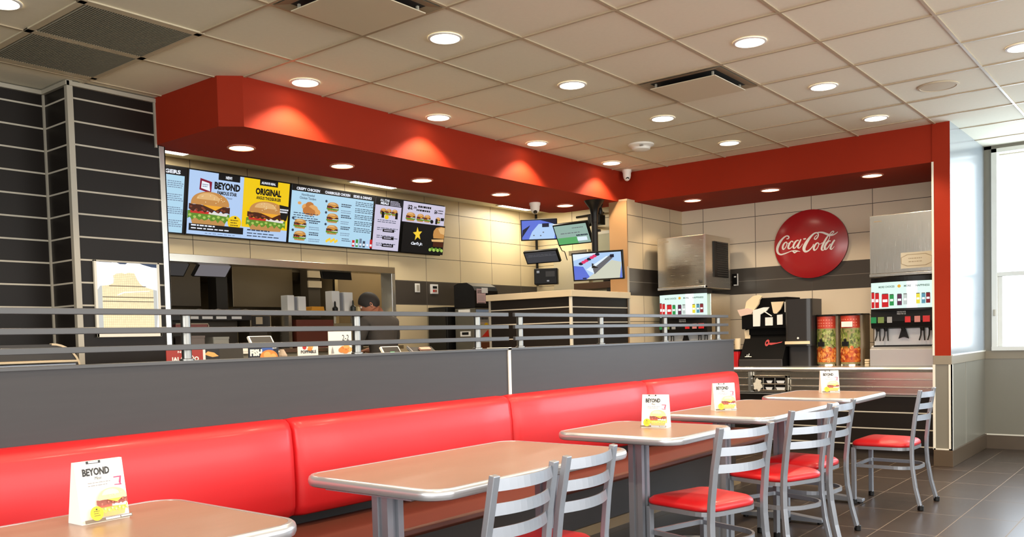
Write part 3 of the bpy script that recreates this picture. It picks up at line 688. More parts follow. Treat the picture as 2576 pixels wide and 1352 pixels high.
def scr3(c):
    c.rect(0, 0, 0.365, 1, sLV); c.rect(0, 0.86, 0.365, 0.14, sB); c.text('ALL STAR', 0.06, 0.935, 0.13, 0.045, sW, 0.02); c.text('MEALS', 0.07, 0.875, 0.11, 0.05, sW, 0.03); c.lines(0.2, 0.95, 0.13, 4, 0.025, 0.012, sLV, 2)
    for i, x in enumerate((0.11, 0.18, 0.26)): c.burger(x, 0.74, 0.09, 0.13, SF, i, False)
    c.rect(0.08, 0.62, 0.035, 0.12, sB); c.rect(0.27, 0.62, 0.035, 0.12, sB); c.ell(0.15, 0.64, 0.03, 0.04, sYE)
    for i in range(4):
        c.lines(0.03, 0.57 - i * 0.15, 0.3, 2, 0.035, 0.012, sDK, i + 4)
        if i: c.rect(0.11, 0.50 - i * 0.145, 0.16, 0.055, sB); c.lines(0.13, 0.52 - i * 0.145, 0.12, 1, 0.02, 0.018, sLV, i)
    c.rect(0.365, 0.60, 0.635, 0.40, sLV); c.text('$2', 0.43, 0.84, 0.07, 0.1, sB, 0.03); c.text('.99', 0.51, 0.87, 0.05, 0.05, sB, 0.02)
    c.lines(0.58, 0.91, 0.2, 1, 0.04, 0.04, sB, 3); c.lines(0.56, 0.84, 0.24, 1, 0.04, 0.035, sB, 4); c.text('$6', 0.83, 0.82, 0.05, 0.09, sB, 0.03); c.lines(0.89, 0.89, 0.08, 2, 0.05, 0.02, sB, 5)
    for i, (x, w) in enumerate(((0.48, 0.15), (0.62, 0.12), (0.72, 0.11))): c.burger(x, 0.71, w, 0.17 - 0.01 * i, SF, i + 3, False)
    c.ell(0.79, 0.66, 0.025, 0.04, sB, n=10); c.burger(0.88, 0.70, 0.08, 0.13, SF, 8, False); c.rect(0.84, 0.62, 0.03, 0.11, sB); c.rect(0.92, 0.70, 0.05, 0.06, sB)
    c.rect(0.365, 0, 0.635, 0.60, sB)
    st = []
    for k in range(10):
        r = 0.115 if k % 2 == 0 else 0.048; a = R(98 + 36 * k); st.append((0.585 + r * math.cos(a) * 0.62, 0.38 + r * math.sin(a) * 1.25))
    c.poly(st, sST); c.text("Carl's Jr.", 0.50, 0.145, 0.17, 0.075, sW, 0.03, 0.35)
    c.poly([(0.995, 0.57), (0.93, 0.575), (0.86, 0.55), (0.825, 0.48), (0.82, 0.40), (0.83, 0.33), (0.995, 0.34)], SF['bun']); c.poly([(0.995, 0.56), (0.94, 0.565), (0.89, 0.53), (0.93, 0.44), (0.995, 0.42)], SF['bun3']); c.poly([(0.80, 0.30), (0.99, 0.33), (0.99, 0.27), (0.81, 0.26)], SF['bun3']); c.rect(0.83, 0.16, 0.16, 0.10, SF['patty'])
    for i in range(7): c.ell(0.79 + 0.03 * i, 0.09 + 0.02 * (i % 2), 0.022, 0.035, SF['lettuce'] if i % 2 else SF['lettuce2'], n=7)
menu(0.515, 1.642, 'leftmost menu screen, mostly hidden behind the dark tiled pier', scr0)
menu(1.648, 2.768, 'menu screen with two big burgers on blue and yellow', scr1)
menu(2.774, 3.892, 'pale blue menu screen with chicken, sides and drinks columns', scr2)
menu(3.898, 5.012, 'rightmost menu screen with a yellow star on black', scr3)

# ------------------------------------------------------------------ framed pane on the pier, its daylight glare painted as glowing colours
t = thing('glare_pane', 'silver-framed glass pane on the dark tiled pier, its daylight glare painted as a glowing picture', 'picture', (0.247, 1.345, 1.262))
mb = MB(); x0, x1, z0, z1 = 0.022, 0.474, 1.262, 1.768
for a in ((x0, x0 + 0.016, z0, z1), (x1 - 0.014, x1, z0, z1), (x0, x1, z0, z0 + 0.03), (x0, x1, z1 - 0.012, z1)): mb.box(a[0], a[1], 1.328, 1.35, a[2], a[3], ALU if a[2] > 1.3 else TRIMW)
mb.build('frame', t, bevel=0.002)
pW = screen('panel_glare', (255, 255, 255), 1.25); pG = screen('panel_grey', (206, 206, 200)); pLN = screen('panel_line', (70, 56, 38)); pNV = screen('panel_navy', (58, 72, 98))  # glowing colours stand in for daylight in the glass; no lamp behind
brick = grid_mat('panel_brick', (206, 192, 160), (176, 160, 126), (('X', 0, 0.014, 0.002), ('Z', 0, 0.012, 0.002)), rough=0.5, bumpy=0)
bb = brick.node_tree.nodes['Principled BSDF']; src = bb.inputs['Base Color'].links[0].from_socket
brick.node_tree.links.new(src, bb.inputs['Emission Color']); bb.inputs['Emission Strength'].default_value = 0.55  # brick area glows too, as if seen in daylight
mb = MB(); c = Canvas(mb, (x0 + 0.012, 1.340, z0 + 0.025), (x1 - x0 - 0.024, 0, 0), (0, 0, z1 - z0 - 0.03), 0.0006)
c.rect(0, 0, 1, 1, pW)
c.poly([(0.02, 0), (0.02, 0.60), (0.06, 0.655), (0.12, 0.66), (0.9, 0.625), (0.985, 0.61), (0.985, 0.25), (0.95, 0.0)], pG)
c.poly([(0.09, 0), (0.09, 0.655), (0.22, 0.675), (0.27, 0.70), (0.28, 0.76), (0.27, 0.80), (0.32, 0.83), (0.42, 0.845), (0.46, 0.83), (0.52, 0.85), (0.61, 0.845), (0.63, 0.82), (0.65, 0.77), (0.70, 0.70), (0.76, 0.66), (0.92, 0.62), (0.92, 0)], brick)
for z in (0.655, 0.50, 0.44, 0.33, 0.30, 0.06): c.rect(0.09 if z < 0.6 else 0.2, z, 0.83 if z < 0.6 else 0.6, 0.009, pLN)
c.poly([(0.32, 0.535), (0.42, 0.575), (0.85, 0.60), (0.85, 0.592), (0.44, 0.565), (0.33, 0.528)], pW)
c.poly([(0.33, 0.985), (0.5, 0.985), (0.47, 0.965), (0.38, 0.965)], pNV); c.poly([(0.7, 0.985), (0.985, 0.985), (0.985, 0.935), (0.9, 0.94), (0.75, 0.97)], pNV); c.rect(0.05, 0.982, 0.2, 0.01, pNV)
mb.build('glare_panel', t)

# ------------------------------------------------------------------ serving counter, tower
t = thing('service_counter', 'long dark tiled serving counter behind the half wall railing', 'counter', (1.9, 0.8, 0))
mb = MB(); mb.box(-0.22, 4.08, 0.47, 1.12, 0.0, 0.91, STRIPE); mb.build('base', t)
mb = MB(); mb.box(-0.25, 4.085, 0.43, 1.15, 0.91, 0.95, TAN); mb.build('countertop', t, bevel=0.004)
t = thing('counter_tower', 'tall dark tiled counter end with a beige cap, under the big security monitor', 'counter', (4.62, 0.9, 0))
mb = MB(); mb.box(4.1, 5.135, 0.40, 1.40, 0, 1.567, STRIPE); mb.build('tiled_body', t)
mb = MB(); mb.box(4.075, 5.16, 0.372, 1.43, 1.567, 1.63, mat('beige_cap', (206, 190, 160), 0.35)); mb.build('cap', t, bevel=0.003)
mb = MB(); mb.box(4.086, 4.112, 0.386, 0.412, 0, 1.567, mat('cream_corner_trim', (214, 208, 192), 0.35)); mb.build('corner_trim', t, bevel=0.004)
mb = MB(); mb.box(4.0885, 4.0995, 1.385, 1.405, 0, 1.567, ALU); mb.build('end_trim', t)
t = thing('waste_cabinet', 'dark waste cabinet with rounded tan edge, left of the serving counter', 'cabinet', (-0.9, 0.95, 0))
pts = [(-1.9, 0), (-0.29, 0), (-0.29, 1.06)] + [(-0.29 - 0.16 + 0.16 * math.cos(R(a)), 1.06 + 0.16 * math.sin(R(a))) for a in range(10, 91, 10)] + [(-1.9, 1.22)]
mb = MB(); mb.extr([(x, 0.92, z) for x, z in pts], (0, 0.4, 0), wood('dark_cabinet_wood', (38, 32, 26), 0.4, 0.1)); mb.build('body', t)
mb = MB(); path = [(x, 0.93, z) for x, z in pts[1:-1]] + [(-0.45, 0.93, 1.22)]
mb.bar(path[:-1], 0.03, 0.012, (0, 1, 0), TAN); mb.build('edge_band', t)
t = thing('serving_tray', 'silver tray with tan rim lying in front of the waste cabinet', 'tray', (-0.85, 0.78, 1.085))
mb = MB(); mb.box(-1.3, -0.435, 0.66, 0.90, 1.085, 1.112, SILVER); mb.build('tray_base', t, bevel=0.004)
mb = MB(); mb.box(-1.31, -0.43, 0.65, 0.91, 1.116, 1.128, TAN); mb.build('rim', t, bevel=0.003)
t = thing('tray_shelf', 'dark shelf box under the silver tray beside the waste cabinet', 'shelf', (-0.85, 0.78, 0))
mb = MB(); mb.box(-1.32, -0.42, 0.64, 0.915, 0, 1.08, mat('dark_shelf', (30, 26, 22), 0.5)); mb.build('box', t, bevel=0.003)

# ------------------------------------------------------------------ cards and terminals on the serving counter
JR = mat('sign_brick_red', (160, 50, 38), 0.45); NAVY = mat('sign_navy', (26, 28, 38), 0.4); BLUE = mat('sign_blue', (60, 90, 160), 0.4); BUNO = mat('sign_orange', (226, 140, 62), 0.5); BUNL = mat('sign_orange_light', (240, 176, 100), 0.5); GRN = mat('sign_green', (150, 176, 70), 0.5)
def counter_card(x0, x1, y, z1, m, label, draw, rot=0.0):
    t = thing('counter_sign', label, 'sign', ((x0 + x1) / 2, y, 0.95), group='promotional cards on the serving counter')
    mb = MB(); mb.box(x0, x1, y, y + 0.006, 0.952, z1, m); mb.box(x0, x1, y - 0.03, y + 0.05, 0.95, 0.956, DKGREY); mb.build('card', t)
    mb = MB(); draw(Canvas(mb, (x0, y - 0.0005, 0.952), (x1 - x0, 0, 0), (0, 0, z1 - 0.952), 0.0005)); mb.build('print', t)
def d1(c):
    c.text('JALAPEÑO', 0.12, 0.62, 0.76, 0.19, CARD, 0.03); c.text('NEW', 0.3, 0.89, 0.3, 0.06, CARD, 0.02); c.burger(0.5, 0.3, 0.7, 0.45, PF, 2)
counter_card(0.07, 0.315, 0.585, 1.172, JR, 'brick-red jalapeño card at the left end of the serving counter', d1)
def d2(c):
    c.rect(0, 0.60, 0.5, 0.4, NAVY); c.rect(0.42, 0.82, 0.4, 0.16, BLUE); c.text('FISH', 0.04, 0.70, 0.40, 0.20, CARD, 0.05); c.lines(0.05, 0.62, 0.3, 1, 0.05, 0.04, CARD); c.rect(0.02, 0.47, 0.34, 0.08, PWHITE); c.text('NEW', 0.78, 0.90, 0.15, 0.05, CARD, 0.02)
    c.ell(0.66, 0.66, 0.30, 0.21, BUNO, 0, 180); c.ell(0.60, 0.72, 0.12, 0.1, BUNL); c.ell(0.80, 0.66, 0.1, 0.1, BUNL); c.rect(0.40, 0.57, 0.58, 0.09, BUNO)
    for i in range(7): c.ell(0.44 + 0.085 * i, 0.54, 0.06, 0.05, GRN, n=8)
counter_card(0.652, 0.888, 0.59, 1.18, NAVY, 'navy fish burger card on the serving counter', d2)
def d3(c):
    c.ell(0.32, 0.86, 0.10, 0.07, PRED); c.ell(0.62, 0.88, 0.13, 0.10, BUNL); c.ell(0.58, 0.80, 0.12, 0.06, BUNO); c.text('POPPABLE', 0.13, 0.68, 0.76, 0.09, PBLK, 0.02); c.rect(0.3, 0.3, 0.4, 0.2, BUNO)
counter_card(1.05, 1.225, 0.59, 1.195, CARD, 'white card with small orange pictures, between the fish card and the large white card', d3)
def d4(c):
    c.text('2-2', 0.58, 0.79, 0.30, 0.13, PBLK, 0.0); c.lines(0.45, 0.755, 0.5, 1, 0.03, 0.012, PGREY)
    for i, (x, y) in enumerate(((0.62, 0.6), (0.75, 0.63), (0.55, 0.57), (0.85, 0.58), (0.7, 0.55))): c.ell(x, y, 0.15, 0.065, BUNL if i % 2 else BUNO, n=10)
    for x, y in ((0.6, 0.62), (0.72, 0.58), (0.82, 0.61)): c.ell(x, y, 0.02, 0.012, PRED, n=6)
    c.poly([(0.08, 0.50), (0.14, 0.66), (0.2, 0.5)], PGREY)
counter_card(1.322, 1.537, 0.59, 1.268, CARD, 'large white card lettered 2-2 with a fried chicken picture, beside the second railing post', d4)
tg = MB(); tg.box(0.318, 0.342, 0.60, 0.604, 0.95, 1.175, CARD); tag(tg.build('price_tag', None, loc=(0.33, 0.602, 0.95)), 'narrow white paper tag beside the brick-red card', 'tag')
t = thing('card_display', 'small dark card with an orange fried snack picture behind the red card', 'sign', (0.45, 0.72, 0.95))
mb = MB(); mb.box(0.39, 0.52, 0.72, 0.728, 0.95, 1.185, PBLK); mb.build('card', t)
mb = MB(); c = Canvas(mb, (0.39, 0.7195, 0.95), (0.13, 0, 0), (0, 0, 0.235), 0.0005); c.poly([(0.15, 0.78), (0.35, 0.86), (0.7, 0.82), (0.95, 0.72), (0.6, 0.70), (0.4, 0.73)], BUNL); mb.build('print', t)
def terminal(x, y, z, w, h, tilt, label):
    t = thing('till_screen', label, 'till', (x, y, 0.95), group='till screens on the serving counter')
    V = Vector((0, math.sin(R(tilt)), math.cos(R(tilt)))); n = Vector((0, -math.cos(R(tilt)), math.sin(R(tilt))))
    mb = MB(); mb.obox((x, y, z), (w / 2, 0, 0), n * 0.010, V * h / 2, CARD); mb.build('casing', t, bevel=0.003)
    mb = MB(); mb.obox(Vector((x, y, z)) + n * 0.0105, (w / 2 - 0.012, 0, 0), n * 0.001, V * (h / 2 - 0.008), BLACK); mb.obox(Vector((x, y, z)) + n * 0.012 - V * h * 0.1, (w * 0.12, 0, 0), n * 0.0006, V * h * 0.04, mat('till_glow', (70, 150, 110), 0.4, emit=1.0)); mb.build('display', t)
    mb = MB(); mb.box(x - 0.05, x + 0.05, y + 0.02, y + 0.12, 0.95, 0.97, DKGREY); mb.box(x - 0.02, x + 0.02, y + 0.03, y + 0.07, 0.97, z, DKGREY); mb.build('stand', t)
    mb = MB(); mb.box(x - w * 0.75, x + w * 0.75, y + 0.02, y + 0.06, z - h * 0.5 - 0.004, z - h * 0.25, CARD); mb.box(x - w * 0.95, x + w * 0.95, y + 0.02, y + 0.06, z - h * 0.5 - 0.02, z - h * 0.5 - 0.006, CARD); mb.build('paper_tray', t)
terminal(1.05, 1.0, 1.20, 0.20, 0.11, 35, 'white-edged customer till screen above the fish card')
terminal(2.18, 0.85, 1.10, 0.20, 0.10, 35, 'white-edged customer till screen in front of the worker')
t = thing('pos_terminal', 'black till monitor seen from behind, between the red card and the fish card', 'till', (0.57, 0.78, 0.95))
mb = MB(); mb.extr([(0.50, 0.74, 1.0), (0.72, 0.74, 1.0), (0.78, 0.84, 1.19), (0.585, 0.84, 1.19)], (0, 0.03, 0.0), BLACK); mb.build('screen_back', t, bevel=0.003)
mb = MB(); mb.bar([(0.498, 0.738, 1.0), (0.583, 0.838, 1.19)], 0.006, 0.03, (1, 0, 0), SILVER); mb.build('side_edge', t)
mb = MB(); mb.box(0.57, 0.70, 0.78, 0.92, 0.95, 0.975, BLACK); mb.box(0.61, 0.66, 0.80, 0.84, 0.975, 1.06, BLACK); mb.build('stand', t)
t = thing('card_reader', 'black tilted payment tray with silver edge near the right of the serving counter', 'till', (2.36, 0.62, 0.95))
mb = MB(); mb.extr([(2.22, 0.60, 1.06), (2.49, 0.60, 1.06), (2.49, 0.70, 1.135), (2.215, 0.70, 1.135)], (0, 0, -0.02), BLACK); mb.build('tray', t, bevel=0.002)
mb = MB(); mb.bar([(2.215, 0.60, 1.063), (2.21, 0.70, 1.138)], 0.006, 0.02, (1, 0, 0), SILVER);
mb.build('edge', t)
mb = MB(); mb.obox((2.38, 0.665, 1.118), (0.06, 0, 0), (0, 0.012, 0.009), (0, -0.004, 0.006), mat('skin_tone_receipt', (196, 150, 130), 0.5)); mb.build('receipt', t)
mb = MB(); mb.box(2.3, 2.4, 0.60, 0.70, 0.95, 1.05, BLACK); mb.build('stand', t)
# beige bag and cup near the fish card
tag(MB().lathe([(0.03, 0.95), (0.036, 1.06), (0.034, 1.11), (0.02, 1.135), (0.012, 1.15)], (0.97, 0.66, 0), mat('paper_bag', (168, 150, 132), 0.8, noise=0.2, nscale=30), 14).build('paper_bag', None, loc=(0.97, 0.66, 0.95)), 'small crumpled paper bag between the fish card and the next white card', 'bag')

# ------------------------------------------------------------------ kitchen seen through the opening
t = thing('pass_shelf', 'steel pass shelf with brown-red front in the serving opening', 'shelf', (3.15, 3.2, 0))
mb = MB(); mb.box(2.96, 4.14, 3.17, 3.55, 1.49, 1.515, STEEL); mb.build('top_shelf', t, bevel=0.003)
mb = MB(); mb.box(3.06, 3.56, 3.19, 3.53, 0.9, 1.44, mat('brown_red_panel', (92, 42, 30), 0.45, noise=0.1)); mb.build('front_panel', t)
mb = MB(); mb.box(3.562, 3.98, 3.19, 3.53, 0.9, 1.40, mat('khaki_panel', (120, 108, 82), 0.5)); mb.build('side_panel', t)
mb = MB(); mb.box(2.97, 3.01, 3.2, 3.5, 0.0, 1.49, STEEL); mb.build('upright', t); mb = MB(); mb.box(4.08, 4.12, 3.2, 3.5, 0, 1.49, STEEL); mb.build('upright', t)
def holder(x0, x1, z1, label):
    t = thing('bag_holder', label, 'holder', ((x0 + x1) / 2, 3.28, 1.515), group='white bag holders on the pass shelf')
    w = (x1 - x0); mb = MB()
    mb.box(x0, x0 + w * 0.36, 3.245, 3.36, 1.515, z1, CARD); mb.box(x0 + w * 0.58, x1, 3.245, 3.36, 1.515, z1 - 0.01, CARD); mb.build('divider', t, bevel=0.004)
    mb = MB(); mb.box(x0 + w * 0.36, x0 + w * 0.58, 3.27, 3.36, 1.515, z1 - 0.015, SILVER); mb.build('back_plate', t)
holder(3.0, 3.24, 1.70, 'white upright bag holder, left one on the pass shelf')
holder(3.60, 3.90, 1.76, 'white upright bag holder, right one beside the worker')
t = thing('food_box', 'orange cardboard food box on the pass shelf between the bag holders', 'box', (3.39, 3.3, 1.515))
mb = MB(); mb.extr([(3.30, 3.24, 1.515), (3.49, 3.24, 1.515), (3.475, 3.24, 1.585), (3.315, 3.24, 1.585)], (0, 0.12, 0), mat('orange_card', (214, 146, 40), 0.5)); mb.build('box', t, bevel=0.003)
for i, (x, z, m, lb) in enumerate(((3.60, 1.60, BLACK, 'black tongs standing in front of the right bag holder'), (3.86, 1.615, mat('dark_green_bottle', (34, 36, 26), 0.4), 'dark squeeze bottle beside the right bag holder'))):
    tag(MB().lathe([(0.03, 1.515), (0.032, z - 0.03), (0.012, z - 0.01), (0.01, z + 0.03), (0.004, z + 0.045)], (x, 3.2, 0), m, 14).build('squeeze_bottle', None, loc=(x, 3.2, 1.515), smooth=True), lb, 'bottle')
tag(MB().extr([(3.92, 3.20, 1.515), (4.10, 3.20, 1.515), (4.06, 3.2, 1.575), (3.94, 3.2, 1.59)], (0, 0.05, 0), mat('wrapper_paper', (216, 196, 150), 0.6)).build('food_wrap', None, loc=(4.0, 3.22, 1.515)), 'cream food wrapper on the pass shelf beside the worker', 'wrapper')
# heated holding cabinet with labels
t = thing('holding_cabinet', 'dark holding cabinet with four white labels, left in the kitchen', 'cabinet', (2.2, 3.5, 0))
KD = mat('kitchen_black', (26, 22, 18), 0.45); KB = mat('kitchen_brown', (66, 56, 42), 0.5)
mb = MB(); mb.box(1.2, 2.62, 3.35, 3.9, 1.44, 1.50, KD); mb.build('top_shelf', t)
mb = MB(); mb.box(1.2, 2.62, 3.6, 3.9, 0.0, 1.44, KB); mb.build('body', t)
mb = MB(); mb.box(1.2, 2.62, 3.33, 3.9, 1.10, 1.16, KD); mb.build('lower_shelf', t)
for i in range(4):
    mb = MB(); x = 1.90 + i * 0.155 + (0.02 if i == 3 else 0); mb.box(x, x + 0.115, 3.342, 3.3495, 1.452, 1.478, CARD);
    mb.build('label', t)
t = thing('small_oven', 'small dark oven box with beige front at the end of the holding cabinet', 'oven', (2.76, 3.5, 1.34))
mb = MB(); mb.box(2.64, 2.90, 3.4, 3.7, 1.34, 1.49, STEELD); mb.build('casing', t, bevel=0.004)
mb = MB(); mb.box(2.66, 2.88, 3.392, 3.401, 1.37, 1.485, KD); mb.build('opening', t)
mb = MB(); mb.box(2.70, 2.78, 3.385, 3.393, 1.40, 1.475, TAN); mb.build('door', t)
mb = MB(); mb.box(2.66, 2.88, 3.45, 3.65, 0.0, 1.34, KB); mb.build('stand', t)
t = thing('tray_rack', 'pinkish plastic tray with pale rim on the holding cabinet', 'tray', (1.95, 3.45, 1.39))
mb = MB(); mb.box(1.78, 2.12, 3.36, 3.58, 1.36, 1.40, mat('pink_tray', (150, 84, 78), 0.5)); mb.build('tray', t)
mb = MB(); mb.tube([(1.78, 3.355, 1.405), (2.12, 3.355, 1.405), (2.13, 3.355, 1.385), (2.12, 3.355, 1.362)], 0.005, mat('pale_rim', (206, 186, 160), 0.4), 8); mb.build('rim', t)
for x0, x1, z1, m, nm, lb in ((1.87, 2.09, 1.29, mat('grey_carton', (150, 136, 128), 0.7), 'carton', 'greyish carton with faint print on the lower shelf of the holding cabinet'), (2.18, 2.36, 1.275, mat('white_tub', (190, 186, 172), 0.5), 'food_tub', 'white food tub beside the greyish carton')):
    t = thing(nm, lb, 'container', ((x0 + x1) / 2, 3.45, 1.16)); mb = MB(); mb.rbox(x0, x1, 3.36, 3.54, 1.16, z1 - 0.02, m, 0.015, 4); mb.build('body', t)
    mb = MB(); mb.rbox(x0 - 0.004, x1 + 0.004, 3.356, 3.544, z1 - 0.02, z1, m, 0.016, 4); mb.build('lid', t)
for i, (x, lb) in enumerate(((1.93, 'first dark steel pan on top of the holding cabinet'), (2.14, 'steel pan with pale handle on top of the holding cabinet'), (2.46, 'darkest pan at the right end on top of the holding cabinet'))):
    t = thing('food_pan', lb, 'pan', (x, 3.5, 1.50), group='pans on the holding cabinet')
    mb = MB(); mb.extr([(x - 0.08, 3.42, 1.50), (x + 0.08, 3.42, 1.50), (x + 0.09, 3.42, 1.545 + 0.02 * (i == 2)), (x - 0.09, 3.42, 1.545)], (0, 0.16, 0), (KD, STEELD, KD)[i]); mb.build('pan', t, bevel=0.003)
    mb = MB(); mb.tube([(x + 0.05, 3.41, 1.53), (x + 0.12, 3.38, 1.55), (x + 0.17, 3.37, 1.535)], 0.006, CHROME if i else KB, 8); mb.build('handle', t, smooth=True)
# exhaust hood and ducts
t = thing('exhaust_hood', 'big dull steel exhaust hood along the back of the kitchen', 'hood', (2.6, 4.8, 1.6))
mb = MB(); mb.extr([(0.7, 5.15, 1.95), (0.7, 4.35, 1.95), (0.7, 4.3, 2.05), (0.7, 4.6, 2.5), (0.7, 5.15, 2.5)], (3.6, 0, 0), STEELD); mb.build('canopy', t, bevel=0.004)
for x0, x1, m in ((1.55, 1.95, KB), (2.15, 2.62, KB), (3.02, 3.85, STEELD)):
    mb = MB(); mb.box(x0, x1, 4.25, 4.34, 1.62, 2.2, m); mb.build('baffle', t, bevel=0.004)
mb = MB(); mb.box(2.78, 2.92, 4.2, 4.36, 1.55, 2.45, KD); mb.build('duct', t)
mb = MB(); mb.box(4.0, 4.18, 4.15, 4.3, 1.5, 2.45, KB); mb.box(3.99, 4.19, 4.13, 4.15, 1.98, 2.06, TAN); mb.box(3.99, 4.19, 4.13, 4.15, 1.86, 1.94, TAN); mb.build('control_column', t)
t = thing('cook_line', 'steel cooking line under the exhaust hood', 'cooker', (2.4, 4.8, 0))
mb = MB(); mb.box(0.7, 4.3, 4.45, 5.15, 0, 1.2, STEELD); mb.build('body', t, bevel=0.004)
mb = MB(); mb.box(2.6, 4.2, 5.0, 5.15, 1.2, 1.6, STEEL); mb.build('backsplash', t)
t = thing('cold_cabinet', 'tall cream kitchen cabinet behind the worker', 'cabinet', (5.0, 4.6, 0))
mb = MB(); mb.box(4.45, 6.0, 4.2, 5.1, 0, 2.45, mat('khaki_cabinet', (132, 112, 80), 0.5, noise=0.05)); mb.build('body', t, bevel=0.005)
mb = MB(); mb.box(4.42, 4.47, 4.16, 4.2, 0.0, 2.45, STEEL); mb.build('edge_post', t)
t = thing('brace_plate', 'slanted dark steel brace at the right side of the serving opening', 'bracket', (4.75, 3.3, 1.8))
mb = MB(); mb.extr([(4.42, 3.3, 2.12), (4.75, 3.3, 2.12), (4.80, 3.3, 1.75)], (0, 0.06, 0), KD); mb.build('plate', t)
mb = MB(); mb.box(4.72, 4.95, 3.3, 3.36, 1.0, 2.1, mat('khaki_steel', (140, 128, 104), 0.4, metal=0.3)); mb.build('upright', t)
def kmon(c, U, V, m, label, rod):
    t = thing('order_monitor', label, 'monitor', (c[0], c[1], c[2]), group='order monitors hanging in the kitchen')
    c, U, V = Vector(c), Vector(U), Vector(V); n = U.cross(V).normalized()
    mb = MB(); mb.obox(c, U / 2, n * 0.02, V / 2, BLACK); mb.build('housing', t, bevel=0.004)
    mb = MB(); mb.obox(c + n * 0.0205, U / 2 * 0.93, n * 0.001, V / 2 * 0.88, m)
    if m is not BLACK: mb.obox(c + n * 0.022 + U * -0.08 + V * 0.18, U * 0.08, n * 0.0006, V * 0.025, BLACK)
    mb.build('display', t)
    mb = MB(); mb.box(c.x - 0.015, c.x + 0.015, c.y + 0.03, c.y + 0.06, c.z, 2.5, BLACK); mb.build('hanger', t)
kmon((2.12, 3.22, 1.95), (0.36, 0, 0), (0.06, -0.09, 0.18), screen('order_grey', (112, 108, 112)), 'grey lit order monitor hanging at the top left of the serving opening', 1)
kmon((1.68, 3.24, 1.95), (0.36, 0, 0), (0.06, -0.09, 0.19), screen('order_dark', (62, 60, 60)), 'dim order monitor cut by the pier edge at the serving opening', 1)
kmon((3.64, 3.22, 1.97), (0.42, 0, 0), (-0.09, -0.08, 0.15), BLACK, 'black order monitor hanging at the right of the serving opening', 1)

